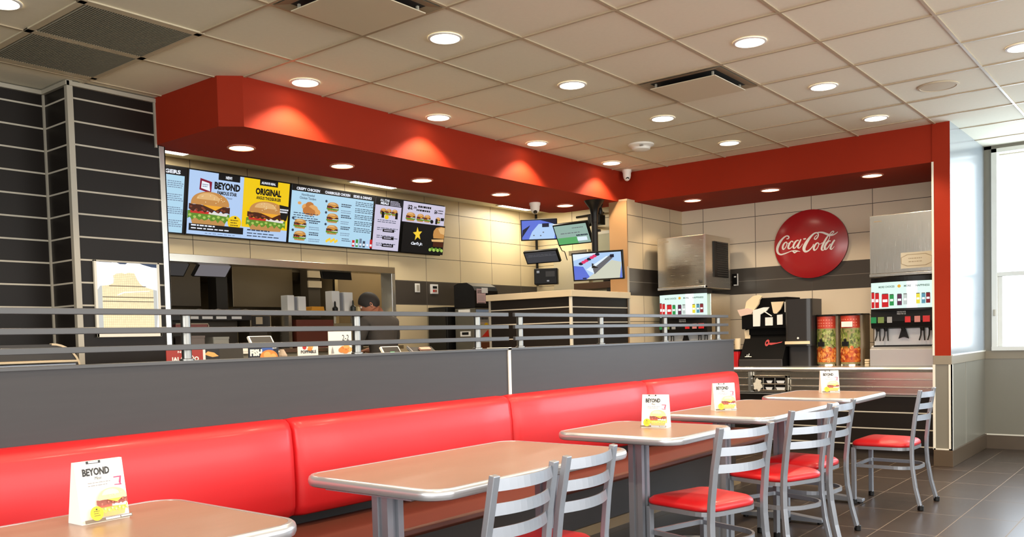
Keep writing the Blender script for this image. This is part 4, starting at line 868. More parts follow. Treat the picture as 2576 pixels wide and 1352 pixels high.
# ------------------------------------------------------------------ worker
def worker():
    t = thing('person', 'worker in dark shirt with short dark hair, seen from behind at the serving opening', 'person', (3.24, 2.06, 0))
    V = []; E = []; RD = []
    def v(x, y, z, r): V.append((x, y, z)); RD.append(r); return len(V) - 1
    def chain(ids):
        for a, b in zip(ids, ids[1:]): E.append((a, b))
    pel = v(0, 0, 0.95, (0.165, 0.12)); wa = v(0, 0.0, 1.08, (0.155, 0.11)); ch = v(0, 0.03, 1.25, (0.185, 0.125)); sh = v(0, 0.06, 1.37, (0.15, 0.095)); nk = v(-0.01, 0.09, 1.45, (0.062, 0.062)); hd0 = v(-0.03, 0.11, 1.50, (0.065, 0.068))
    chain([pel, wa, ch, sh, nk, hd0])
    for s in (-1, 1):
        a = v(s * 0.185, 0.06, 1.375, (0.075, 0.07)); b = v(s * 0.235, 0.08, 1.22, (0.056, 0.056)); c = v(s * 0.24, 0.15, 1.08, (0.045, 0.045)); d = v(s * 0.17, 0.34, 1.10, (0.034, 0.03)); e = v(s * 0.15, 0.41, 1.10, (0.036, 0.022))
        chain([sh, a, b, c, d, e])
        for k in range(4):
            f0 = v(s * 0.15 + (k - 1.5) * 0.019, 0.45, 1.098, (0.0095, 0.0095)); f1 = v(s * 0.15 + (k - 1.5) * 0.021, 0.485, 1.09, (0.0088, 0.0088)); f2 = v(s * 0.15 + (k - 1.5) * 0.021, 0.505 - 0.006 * abs(k - 1.5), 1.072, (0.0075, 0.0075)); chain([e, f0, f1, f2])
        th = v(s * 0.108, 0.42, 1.092, (0.011, 0.011)); th2 = v(s * 0.095, 0.455, 1.082, (0.009, 0.009)); chain([e, th, th2])
        h = v(s * 0.095, 0, 0.86, (0.098, 0.10)); k_ = v(s * 0.105, 0.015, 0.48, (0.062, 0.064)); an = v(s * 0.11, -0.01, 0.10, (0.042, 0.045)); ft = v(s * 0.115, 0.05, 0.045, (0.046, 0.04)); to = v(s * 0.12, 0.16, 0.038, (0.044, 0.032))
        chain([pel, h, k_, an, ft, to])
    me = bpy.data.meshes.new('body'); me.from_pydata(V, E, []); o = bpy.data.objects.new('body_src', me); COL.objects.link(o)
    o.modifiers.new('skin', 'SKIN'); sv = me.skin_vertices[0].data
    for i, r in enumerate(RD): sv[i].radius = r; sv[i].use_root = (i == 0)
    sm = o.modifiers.new('sub', 'SUBSURF'); sm.levels = 2; sm.render_levels = 2
    dg = bpy.context.evaluated_depsgraph_get(); dg.update(); m2 = bpy.data.meshes.new_from_object(o.evaluated_get(dg)); m2.name = 'body'
    bpy.data.objects.remove(o)
    SK = mat('skin', (176, 118, 90), 0.5); SHI = mat('dark_shirt', (66, 60, 54), 0.8, noise=0.15, nscale=14); PAN = mat('black_trousers', (24, 24, 26), 0.8); SHO = mat('black_shoes', (14, 14, 14), 0.5)
    # head as ellipsoid rings welded in the same mesh
    bm = bmesh.new(); bm.from_mesh(m2)
    hc = Vector((-0.055, 0.135, 1.565)); yaw, pit = R(52), R(-28)   # face turned to the left and down
    Rm = Matrix.Rotation(yaw, 3, 'Z') @ Matrix.Rotation(pit, 3, 'X')
    vs = []; NR, NS = 14, 18
    for i in range(1, NR):
        ph = PI * i / NR
        for k in range(NS):
            th = 2 * PI * k / NS; x = math.sin(ph) * math.sin(th); y = math.sin(ph) * math.cos(th); z = math.cos(ph)
            wx = 0.076 * (1 - 0.22 * max(0, -z) ** 1.5); fy = 0.098 if y > 0 else 0.102; yy = y * fy
            if y > 0 and z < 0: yy *= 1 - 0.12 * (-z)
            if y < 0 and z < -0.2: yy *= 1 - 0.35 * (-z - 0.2)
            zz = z * (0.112 if z > 0 else 0.128)
            if y > 0.93 and -0.45 < z < 0.05: yy += 0.018 * (1 - abs(z + 0.22) / 0.25) if abs(z + 0.22) < 0.25 else 0
            if y > 0.55 and 0.0 < z < 0.3 and abs(abs(x) - 0.4) < 0.2: yy -= 0.006
            vs.append(bm.verts.new(hc + Rm @ Vector((x * wx, yy, zz))))
    for i in range(NR - 2):
        for k in range(NS): bm.faces.new([vs[i * NS + k], vs[i * NS + (k + 1) % NS], vs[(i + 1) * NS + (k + 1) % NS], vs[(i + 1) * NS + k]])
    tp = bm.verts.new(hc + Rm @ Vector((0, 0, 0.112))); bt = bm.verts.new(hc + Rm @ Vector((0, 0, -0.128)))
    for k in range(NS): bm.faces.new([tp, vs[(k + 1) % NS], vs[k]]); bm.faces.new([bt, vs[(NR - 2) * NS + k], vs[(NR - 2) * NS + (k + 1) % NS]])
    bmesh.ops.recalc_face_normals(bm, faces=bm.faces); bm.to_mesh(m2); bm.free()
    m2.materials.clear()
    for m_ in (SK, SHI, PAN, SHO): m2.materials.append(m_)
    for p in m2.polygons:
        c = p.center; k = 0
        if c.z < 0.075: k = 3
        elif c.z < 0.965: k = 2
        elif c.z < 1.455 and not (c.y > 0.20 and c.z < 1.2): k = 1
        p.material_index = k
    m2.shade_smooth(); b = bpy.data.objects.new('body', m2); COL.objects.link(b); b.parent = t
    HAIR = mat('dark_hair', (22, 15, 11), 0.7, noise=0.3, nscale=60)
    mb = MB(); g = []
    for i in range(0, NR):
        ph = PI * 0.68 * i / (NR - 1)
        for k in range(NS):
            th = 2 * PI * k / NS; fr = max(0, math.cos(th))
            p2 = ph * (1 - 0.46 * fr ** 1.2) * (0.86 if abs(math.sin(th)) > 0.9 else 1.0); x = math.sin(p2) * math.sin(th); y = math.sin(p2) * math.cos(th); z = math.cos(p2)
            yy = y * (0.106 if y > 0 else 0.110)
            if y < 0 and z < -0.2: yy *= 1 - 0.3 * (-z - 0.2)
            g.append(hc + Rm @ Vector((x * 0.083, yy, z * 0.120)))
    fs = [[i * NS + k, i * NS + (k + 1) % NS, (i + 1) * NS + (k + 1) % NS, (i + 1) * NS + k] for i in range(NR - 1) for k in range(NS)]
    mb.add(g, fs, HAIR); mb.build('hair', t, world=False, smooth=True, ang=180)
    for s in (-1, 1):
        mb = MB(); prof = [(0.0, -0.004), (0.010, -0.003), (0.018, 0.004), (0.016, 0.009), (0.006, 0.006), (0.0, 0.005)]
        vs2 = []; n = 14
        for r_, hgt in prof:
            for k in range(n):
                a = 2 * PI * k / n; vs2.append(hc + Rm @ Vector((s * (0.074 + hgt), -0.004 + r_ * 0.72 * math.cos(a) - abs(hgt) * 0.6, -0.018 + 1.55 * r_ * math.sin(a))))
        mb.add(vs2, [[i * n + k, i * n + (k + 1) % n, (i + 1) * n + (k + 1) % n, (i + 1) * n + k] for i in range(len(prof) - 1) for k in range(n)], SK); mb.build('ear', t, world=False, smooth=True, ang=180)
        mb = MB(); e = hc + Rm @ Vector((s * 0.03, 0.087, 0.006)); mb.lathe([(0.001, -0.011), (0.008, -0.008), (0.011, 0), (0.008, 0.008), (0.001, 0.011)], e, mat('eye_white', (220, 214, 206), 0.3), 12); mb.build('eye', t, world=False, smooth=True, ang=180)
    mb = MB(); a = [hc + Rm @ Vector(p) for p in ((-0.022, 0.079, -0.068), (0, 0.088, -0.066), (0.022, 0.079, -0.068), (0.012, 0.083, -0.077), (-0.012, 0.083, -0.077))]; mb.extr(a, Rm @ Vector((0, 0.006, 0)), mat('lips', (140, 78, 66), 0.5)); mb.build('mouth', t, world=False)
    mb = MB(); path = [(0.068 * math.cos(R(k * 20)) - 0.012, 0.085 + 0.066 * math.sin(R(k * 20)), 1.452 - 0.012 * math.sin(R(k * 20))) for k in range(18)]
    mb.tube(path, 0.011, SHI, 8, closed=True); mb.build('collar', t, world=False, smooth=True)
worker()

# ------------------------------------------------------------------ right end of the menu wall
t = thing('light_switch', 'pale switch plate on the dark tile band, left of the thermostat', 'switch', (4.687, 3.0, 1.81))
mb = MB(); mb.box(4.648, 4.727, 2.99, 3.0, 1.757, 1.862, CARD); mb.build('plate', t, bevel=0.003); mb = MB(); mb.box(4.668, 4.707, 2.984, 2.991, 1.772, 1.845, mat('switch_grey', (176, 170, 156), 0.4)); mb.build('rocker', t)
t = thing('thermostat', 'white control box with dark display and red keys on the dark tile band', 'control panel', (4.965, 3.0, 1.8))
mb = MB(); mb.box(4.905, 5.025, 2.975, 3.0, 1.745, 1.86, CARD); mb.build('case', t, bevel=0.004); mb = MB(); mb.box(4.93, 5.0, 2.972, 2.976, 1.808, 1.838, BLACK); mb.build('display', t)
mb = MB(); mb.box(4.93, 4.958, 2.971, 2.976, 1.765, 1.795, PRED); mb.box(4.965, 4.995, 2.971, 2.976, 1.765, 1.795, mat('key_brown', (150, 90, 70), 0.5)); mb.build('keypad', t)
t = thing('black_cabinet', 'tall black cabinet against the menu wall, left of the drink machine', 'cabinet', (5.05, 2.8, 0))
mb = MB(); mb.box(4.83, 5.3, 2.66, 2.97, 0.0, 1.575, mat('cabinet_black', (10, 9, 8), 0.5)); mb.build('body', t, bevel=0.006); mb = MB(); mb.box(4.822, 4.83, 2.68, 2.95, 0.1, 1.55, mat('cabinet_black2', (14, 13, 11), 0.35)); mb.build('door', t)
t = thing('drink_machine', 'black-topped drink machine with a notice and poster, behind the counter tower', 'machine', (5.12, 2.46, 0))
mb = MB(); mb.extr([(4.913, 2.3, 1.555), (4.913, 2.62, 1.555), (4.913, 2.62, 1.82), (4.913, 2.56, 1.845), (4.913, 2.42, 1.845), (4.913, 2.33, 1.80), (4.913, 2.3, 1.75)], (0.42, 0, 0), BLACK); mb.build('hood', t, bevel=0.008)
mb = MB(); mb.box(4.92, 5.32, 2.305, 2.62, 0, 1.55, mat('machine_grey', (92, 88, 76), 0.5)); mb.build('body', t, bevel=0.004)
mb = MB(); c = Canvas(mb, (4.945, 2.298, 1.60), (0.16, 0, 0), (0, 0.0, 0.17), 0.0006); c.rect(0, 0, 1, 1, mat('notice_pink', (206, 176, 176), 0.5)); c.lines(0.1, 0.85, 0.8, 3, 0.08, 0.05, PBLK, 4); c.lines(0.1, 0.5, 0.8, 4, 0.1, 0.03, PGREY, 5); c.rect(0.1, 0.02, 0.8, 0.04, PBLK); c.rect(0.55, 0.72, 0.7, 0.36, CARD)
mb.build('notice', t)
mb = MB(); c = Canvas(mb, (4.93, 2.3045, 1.0), (0.3, 0, 0), (0, 0.0, 0.53), 0.0006)
c.rect(0, 0, 1, 1, mat('poster_beige', (196, 176, 160), 0.5)); c.rect(0, 0.86, 1, 0.14, mat('poster_sky', (150, 180, 226), 0.5)); c.rect(0, 0.72, 1, 0.12, PGREY); c.lines(0.1, 0.78, 0.6, 1, 0.05, 0.05, PBLK, 3); c.ell(0.6, 0.64, 0.14, 0.07, PYEL); c.ell(0.3, 0.62, 0.2, 0.05, GRN); c.poly([(0.3, 0.4), (0.75, 0.4), (0.7, 0.56)], mat('poster_red', (226, 50, 36), 0.5)); c.rect(0.05, 0.36, 0.8, 0.03, PRED); c.rect(0.25, 0.08, 0.5, 0.2, mat('poster_brown', (120, 66, 40), 0.5)); c.ell(0.17, 0.14, 0.08, 0.1, CARD)
mb.build('poster', t)
mb = MB(); mb.box(4.912, 4.921, 2.38, 2.56, 1.50, 1.535, CARD); mb.box(4.914, 4.921, 2.38, 2.54, 1.22, 1.28, CARD); mb.box(4.910, 4.915, 2.41, 2.51, 1.24, 1.27, BLACK); mb.build('side_labels', t)
# monitors in the corner
def monitor(c, nrm, w, h, tilt, m, label, draw=None, name='security_monitor', top=None, pole=True, roll=0.0):
    t = thing(name, label, 'monitor', (c[0], c[1], c[2]))
    n = Vector((nrm[0], nrm[1], 0)).normalized(); U = Vector((-n.y, n.x, 0)); c = Vector(c)
    n2 = (n * math.cos(R(tilt)) + Vector((0, 0, -1)) * math.sin(R(tilt))); V = n2.cross(U)
    if roll:
        q = Matrix.Rotation(R(roll), 3, n2); U = q @ U; V = q @ V
    mb = MB(); mb.obox(c, U * w / 2, n2 * 0.02, V * h / 2, BLACK); mb.build('housing', t, bevel=0.004)
    mb = MB(); e = 0.016; cv = Canvas(mb, c - U * (w / 2 - e) - V * (h / 2 - e) + n2 * 0.0205, U * (w - 2 * e), V * (h - 2 * e), 0.0007)
    cv.rect(0, 0, 1, 1, m)
    if draw: draw(cv)
    mb.build('display', t)
    if pole:
        mb = MB(); mb.obox(c - n2 * 0.045, U * 0.04, n2 * 0.026, V * 0.04, DKGREY); mb.build('mount', t)
    return t
vB = screen('video_blue', (96, 116, 214)); vL = screen('video_light', (176, 206, 244)); vD = screen('video_dark', (30, 30, 52)); vP = screen('video_pink', (226, 60, 110)); vT = screen('video_sand', (206, 208, 190)); vG = screen('video_counter', (104, 104, 110)); vW = screen('video_white', (226, 240, 252)); vS = screen('video_sage', (150, 178, 166)); vS2 = screen('video_green', (96, 170, 104)); vK = screen('video_charcoal', (66, 66, 70))
def big(c):
    c.poly([(0, 0), (0.35, 0), (0.2, 0.5), (0, 0.55)], vB); c.poly([(0.25, 0), (0.95, 0), (1, 0.6), (0.8, 0.7), (0.42, 0.22)], vT); c.poly([(0, 0.75), (0.55, 1), (0, 1)], vW)
    c.poly([(0.26, 0.38), (0.42, 0.22), (0.82, 0.8), (0.70, 0.86)], vW); c.poly([(0.40, 0.40), (0.43, 0.18), (0.83, 0.78), (0.78, 0.9)], vG)
    for i in range(7): c.ell(0.16 + 0.06 * i, 0.62 + 0.055 * i, 0.05, 0.06, vP if i % 3 else vD, n=8)
    c.poly([(0.95, 0), (1, 0), (1, 0.5)], vB); c.rect(0.78, 0.8, 0.08, 0.12, vD); c.rect(0.18, 0.02, 0.08, 0.05, vD)
monitor((4.84, 0.56, 1.905), (-0.97, -0.25, 0), 0.545, 0.295, 10, vL, 'largest security monitor, on a ceiling pole above the counter tower', big)
def m1(c):
    c.poly([(0, 0.3), (0, 1), (0.45, 1)], vB); c.poly([(0.2, 0), (0.95, 0), (1, 0.8), (0.5, 0.8), (0.3, 0.4)], vL); c.poly([(0, 0.1), (0.22, 0.65), (0.25, 0.75), (0.02, 0.5)], vD); c.rect(0.6, 0.62, 0.2, 0.2, vD)
    c.poly([(0.55, 1), (1, 1), (1, 0.72), (0.85, 0.84)], vD)
    for x, y in ((0.35, 0.2), (0.55, 0.18), (0.63, 0.35)): c.ell(x, y, 0.025, 0.035, vG, n=7)
monitor((6.3, 2.38, 2.565), (-0.86, -0.5, 0), 0.47, 0.27, 5, vB, 'blue security monitor high in the corner behind the counter tower', m1)
def m2(c): c.rect(0, 0, 0.62, 0.35, vS2); c.lines(0.15, 0.55, 0.7, 1, 0.1, 0.04, vG, 2); c.lines(0.55, 0.8, 0.4, 1, 0.1, 0.04, vG, 4); c.lines(0.62, 0.38, 0.35, 1, 0.1, 0.07, vD, 3); c.rect(0.62, 0.12, 0.3, 0.2, vW)
monitor((6.1, 1.72, 2.44), (-1, 0.0, 0), 0.50, 0.275, 28, vS, 'pale green monitor tilted down beside the blue one', m2)
def m3(c): c.lines(0.1, 0.72, 0.85, 2, 0.12, 0.03, vG, 2); c.rect(0.03, 0.6, 0.9, 0.015, vG)
monitor((6.3, 2.34, 2.222), (-1, -0.08, 0), 0.50, 0.18, 32, vK, 'dark grey monitor tilted down below the blue one', m3)
t = thing('monitor_pole', 'black ceiling pole carrying the largest security monitor', 'pole', (4.90, 0.63, ZS))
mb = MB(); mb.lathe([(0.018, 1.80), (0.033, 1.82), (0.033, 2.36), (0.037, 2.36), (0.037, 2.44), (0.05, 2.50), (0.09, 2.555), (0.105, ZS)], (4.90, 0.63, 0), BLACK, 20); mb.build('pole', t, smooth=True)
mb = MB(); mb.obox((4.86, 0.6, 1.93), (0.05, 0.02, 0), (-0.01, 0.03, 0), (0, 0, 0.05), BLACK); mb.build('clamp', t); mb = MB(); mb.obox((4.905, 0.585, 2.27), (0.012, 0, 0), (0, 0.02, 0), (0, 0, 0.012), BLACK); mb.build('knob', t)
t = thing('monitor_rack', 'black wall pole and arms carrying the corner monitors', 'bracket', (6.95, 2.86, 2.0))
mb = MB(); mb.tube([(6.98, 2.93, 1.9), (6.98, 2.93, 2.88)], 0.018, BLACK, 10); mb.tube([(6.98, 2.93, 2.58), (6.34, 2.42, 2.57)], 0.016, BLACK, 8); mb.tube([(6.98, 2.93, 2.24), (6.34, 2.37, 2.235)], 0.016, BLACK, 8); mb.build('corner_pole', t, smooth=True)
mb = MB(); mb.tube([(7.04, 2.0, 2.62), (6.75, 1.8, 2.66), (6.45, 1.66, 2.58), (6.14, 1.74, 2.46)], 0.018, BLACK, 8); mb.tube([(7.04, 2.3, 2.78), (7.0, 1.85, 2.79), (6.6, 1.68, 2.65)], 0.014, BLACK, 8); mb.obox((6.6, 1.7, 2.64), (0.06, 0, 0), (0, 0.09, 0), (0, 0, 0.06), BLACK); mb.build('arm', t, smooth=True)
mb = MB(); mb.tube([(6.2, 2.0, 2.33), (6.4, 2.1, 2.28), (6.6, 2.2, 2.29), (6.8, 2.3, 2.2)], 0.006, BLACK, 6); mb.build('cable', t, smooth=True)
t = thing('speaker_box', 'black box speaker unit in the corner below the dark grey monitor', 'speaker', (6.6, 2.5, 1.98))
n = Vector((-0.88, -0.48, 0)).normalized(); U = Vector((-n.y, n.x, 0))
mb = MB(); mb.obox((6.6, 2.5, 1.985), U * 0.155, n * 0.07, (0, 0, 0.105), BLACK); mb.build('case', t, bevel=0.012, seg=3)
mb = MB(); q = Vector((6.6, 2.5, 1.985)) + n * 0.071; mb.obox(q + U * 0.06 + Vector((0, 0, 0.03)), U * 0.06, n * 0.003, (0, 0, 0.035), DKGREY); mb.build('front_plate', t); mb = MB(); mb.obox(q - U * 0.1 + Vector((0, 0, 0.06)), U * 0.018, n * 0.003, (0, 0, 0.015), SILVER); mb.build('badge', t); mb = MB(); mb.obox(q + U * 0.03 - Vector((0, 0, 0.06)), U * 0.015, n * 0.003, (0, 0, 0.01), SILVER); mb.build('controls', t)
mb = MB(); mb.tube([(6.62, 2.52, 1.98), (6.98, 2.9, 1.98)], 0.02, BLACK, 8); mb.build('arm', t)
# objects on the back side wall
t = thing('door_panel', 'grey-green door panel on the back side wall behind the pole', 'panel', (7.03, 1.95, 0))
mb = MB(); mb.box(7.03, 7.048, 1.70, 2.05, 0.0, 2.52, mat('grey_green_panel', (176, 176, 152), 0.45)); mb.build('leaf', t); mb = MB(); mb.box(7.025, 7.05, 1.66, 2.08, 2.52, 2.56, TRIMW); mb.build('header', t)
t = thing('panel_board', 'cream wall panel with a pale grey recess on the back side wall', 'panel', (7.0, 2.4, 1.0))
mb = MB(); mb.box(6.99, 7.048, 2.09, 2.66, 0.9, 2.34, mat('pale_panel', (206, 196, 168), 0.5)); mb.build('board', t, bevel=0.004); mb = MB(); mb.box(6.982, 6.991, 2.12, 2.40, 2.28, 2.335, mat('recess_grey', (120, 112, 96), 0.5)); mb.build('recess', t)
t = thing('rack_shelf', 'brown shelf with a black appliance behind the counter tower', 'shelf', (6.6, 1.75, 0))
mb = MB(); mb.box(6.5, 6.9, 1.45, 2.0, 1.78, 1.86, mat('shelf_brown', (112, 82, 60), 0.5)); mb.build('board', t, bevel=0.003); mb = MB(); mb.box(6.52, 6.56, 1.47, 1.52, 0, 1.78, DKGREY); mb.box(6.52, 6.56, 1.93, 1.98, 0, 1.78, DKGREY); mb.build('upright', t)
t = thing('blender', 'black appliance with a silver side on the brown shelf', 'appliance', (6.6, 1.53, 1.86))
mb = MB(); mb.lathe([(0.07, 1.86), (0.07, 1.92), (0.05, 1.97), (0.06, 2.1), (0.055, 2.12)], (6.6, 1.54, 0), BLACK, 16); mb.build('body', t, smooth=True); mb = MB(); mb.lathe([(0.03, 1.90), (0.032, 1.99)], (6.56, 1.50, 0), SILVER, 12); mb.build('dial', t)
t = thing('steel_ledge', 'steel ledge along the menu wall behind the counter tower', 'ledge', (6.45, 2.92, 1.6)); mb = MB()
mb.box(5.9, 7.0, 2.85, 2.998, 1.60, 1.63, STEEL); mb.build('shelf', t)
for x, w, z, m, lb in ((6.15, 0.05, 1.74, PRED, 'red box on the steel ledge behind the drink machine'), (6.22, 0.03, 1.72, CARD, 'white box touching the red box on the steel ledge'), (6.36, 0.05, 1.75, BLACK, 'black box in the middle of the steel ledge'), (6.47, 0.025, 1.77, CARD, 'narrow white box right of the black box on the steel ledge'), (6.6, 0.025, 1.77, CARD, 'narrow white box at the far right of the steel ledge')):
    tag(MB().box(x, x + w, 2.86, 2.94, 1.63, z, m).build('small_box', None, loc=(x, 2.9, 1.63), bevel=0.003), lb, 'box', 'boxes on the steel ledge')
# cameras
def dome_cam(x, y, z, label, r=0.05):
    t = thing('security_camera', label, 'camera', (x, y, z), group='white dome cameras')
    mb = MB(); mb.lathe([(r * 1.15, 0.0), (r * 1.15, -0.02), (r, -0.035), (r * 0.98, -0.06), (r * 0.86, -0.085), (r * 0.5, -0.108), (0.004, -0.115)], (x, y, z), CARD, 22); mb.build('housing', t, smooth=True)
    d = Vector((-0.75, -0.66, 0)) * 0.5 + Vector((0, 0, -1)) * 0.6; d.normalize(); c = Vector((x, y, z - 0.062)) + d * r * 0.80
    mb = MB(); a = d.cross(Vector((0, 0, 1))).normalized(); b = d.cross(a); n = 14
    ring = [c + (a * math.cos(2 * PI * k / n) + b * math.sin(2 * PI * k / n)) * r * 0.42 for k in range(n)]
    mb.extr(ring, d * r * 0.22, BLACK); mb.build('lens', t, smooth=True)
dome_cam(5.18, 0.40, H, 'white dome camera on the ceiling in the inner corner of the red bulkhead', 0.042)
dome_cam(4.55, 1.13, ZS, 'white dome camera under the red bulkhead, near the corner monitors', 0.05)
t = thing('security_camera', 'black bullet camera under the bulkhead beside the monitor pole', 'camera', (5.12, 0.72, ZS))
mb = MB(); mb.lathe([(0.03, 0), (0.03, -0.02), (0.02, -0.03), (0.018, -0.05)], (5.12, 0.70, ZS), BLACK, 14); mb.lathe([(0.001, 0.045), (0.022, 0.035), (0.03, 0.0), (0.022, -0.03), (0.001, -0.04)], (5.10, 0.69, ZS - 0.085), BLACK, 14); mb.build('housing', t, smooth=True)
mb = MB(); mb.tube([(5.1, 0.69, ZS - 0.08), (5.06, 0.72, ZS - 0.11), (5.03, 0.75, ZS - 0.07)], 0.006, BLACK, 6); mb.build('cable', t)

# ------------------------------------------------------------------ drinks counter
t = thing('drinks_counter', 'drinks counter with steel front rails and dark tiled base, under the round red sign', 'counter', (5.85, -1.05, 0))
mb = MB(); mb.extr([(5.335, -2.498, 0.80), (5.318, -2.498, 0.808), (5.314, -2.498, 0.826), (5.322, -2.498, 0.842), (5.34, -2.498, 0.846), (6.355, -2.498, 0.846), (6.355, -2.498, 0.80)], (0, 2.882, 0), STEELH); mb.build('countertop', t)
mb = MB(); mb.box(5.36, 6.355, -2.498, 0.385, 0.60, 0.80, STEEL); mb.build('steel_front', t)
for z in (0.665, 0.735):
    mb = MB(); mb.extr([(5.36, -2.498, z - 0.008), (5.343, -2.498, z - 0.004), (5.343, -2.498, z + 0.004), (5.36, -2.498, z + 0.008)], (0, 2.88, 0), STEELH); mb.build('front_rail', t)
mb = MB(); mb.box(5.348, 5.36, -2.498, 0.38, 0.600, 0.612, STEELH); mb.build('lower_edge', t)
mb = MB(); mb.box(5.372, 6.355, -2.498, 0.385, 0.09, 0.60, STRIPE); mb.build('tiled_base', t)
mb = MB(); mb.box(5.40, 6.355, -2.498, 0.385, 0, 0.09, mat('dark_toe_kick', (58, 48, 40), 0.5)); mb.build('toe_kick', t)
t = thing('lid_rack', 'steel-framed recessed lid rack in the counter front, holding white lids', 'rack', (5.34, -1.05, 0.608))
y0, y1, z0, z1 = -1.225, -0.875, 0.612, 0.765
mb = MB()
for a in ((y0, y0 + 0.03, z0, z1), (y1 - 0.022, y1, z0, z1), (y0, y1, z1 - 0.022, z1), (y0, y1, z0, z0 + 0.016)): mb.box(5.322, 5.345, a[0], a[1], a[2], a[3], STEEL)
for yy in (-1.094, -0.978): mb.box(5.325, 5.345, yy - 0.004, yy + 0.004, z0, z1, STEEL)
mb.box(5.325, 5.345, y0, y1, 0.676, 0.688, STEEL); mb.build('frame', t, bevel=0.002)
mb = MB(); mb.box(5.338, 5.342, y0 + 0.02, y1 - 0.02, z0 + 0.01, z1 - 0.02, BLACK); mb.build('back_panel', t)
mb = MB(); mb.box(5.318, 5.345, -0.856, -0.845, 0.605, 0.80, STEELH); mb.box(5.318, 5.345, -0.835, -0.83, 0.605, 0.80, STEELH); mb.build('side_strip', t)
LIDW = mat('lid_white', (216, 218, 220), 0.4)
for y, z, w in ((-1.04, 0.694, 0.06), (-1.15, 0.694, 0.085), (-1.035, 0.630, 0.07), (-1.15, 0.630, 0.095)):
    tag(MB().extr([(5.326, y - w / 2, z + 0.022), (5.326, y - w / 2 + 0.012, z - 0.002), (5.326, y + w / 2 - 0.012, z - 0.002), (5.326, y + w / 2, z + 0.022)], (0.011, 0, 0), LIDW).build('lid_stack', None, loc=(5.33, y, z - 0.002), bevel=0.003),
        'white lids in the ' + ('upper' if z > 0.66 else 'lower') + (' middle' if y > -1.1 else ' right') + ' pocket of the steel lid rack', 'lids', 'lids in the counter rack')
pts = []
for k in range(18):
    r = 0.052 * (1 + 0.22 * math.sin(k * 2.1) + 0.12 * math.sin(k * 5.3)); a = 2 * PI * k / 18; pts.append((5.316, -0.925 + r * math.cos(a) * 0.8, 0.672 + r * math.sin(a) * 1.05))
tag(MB().extr(pts, (0.02, 0, 0), mat('wadded_paper', (222, 216, 200), 0.8, noise=0.25, nscale=60)).build('crumpled_paper', None, loc=(5.325, -0.925, 0.62), bevel=0.006), 'crumpled white paper stuffed in the left of the steel lid rack', 'paper')

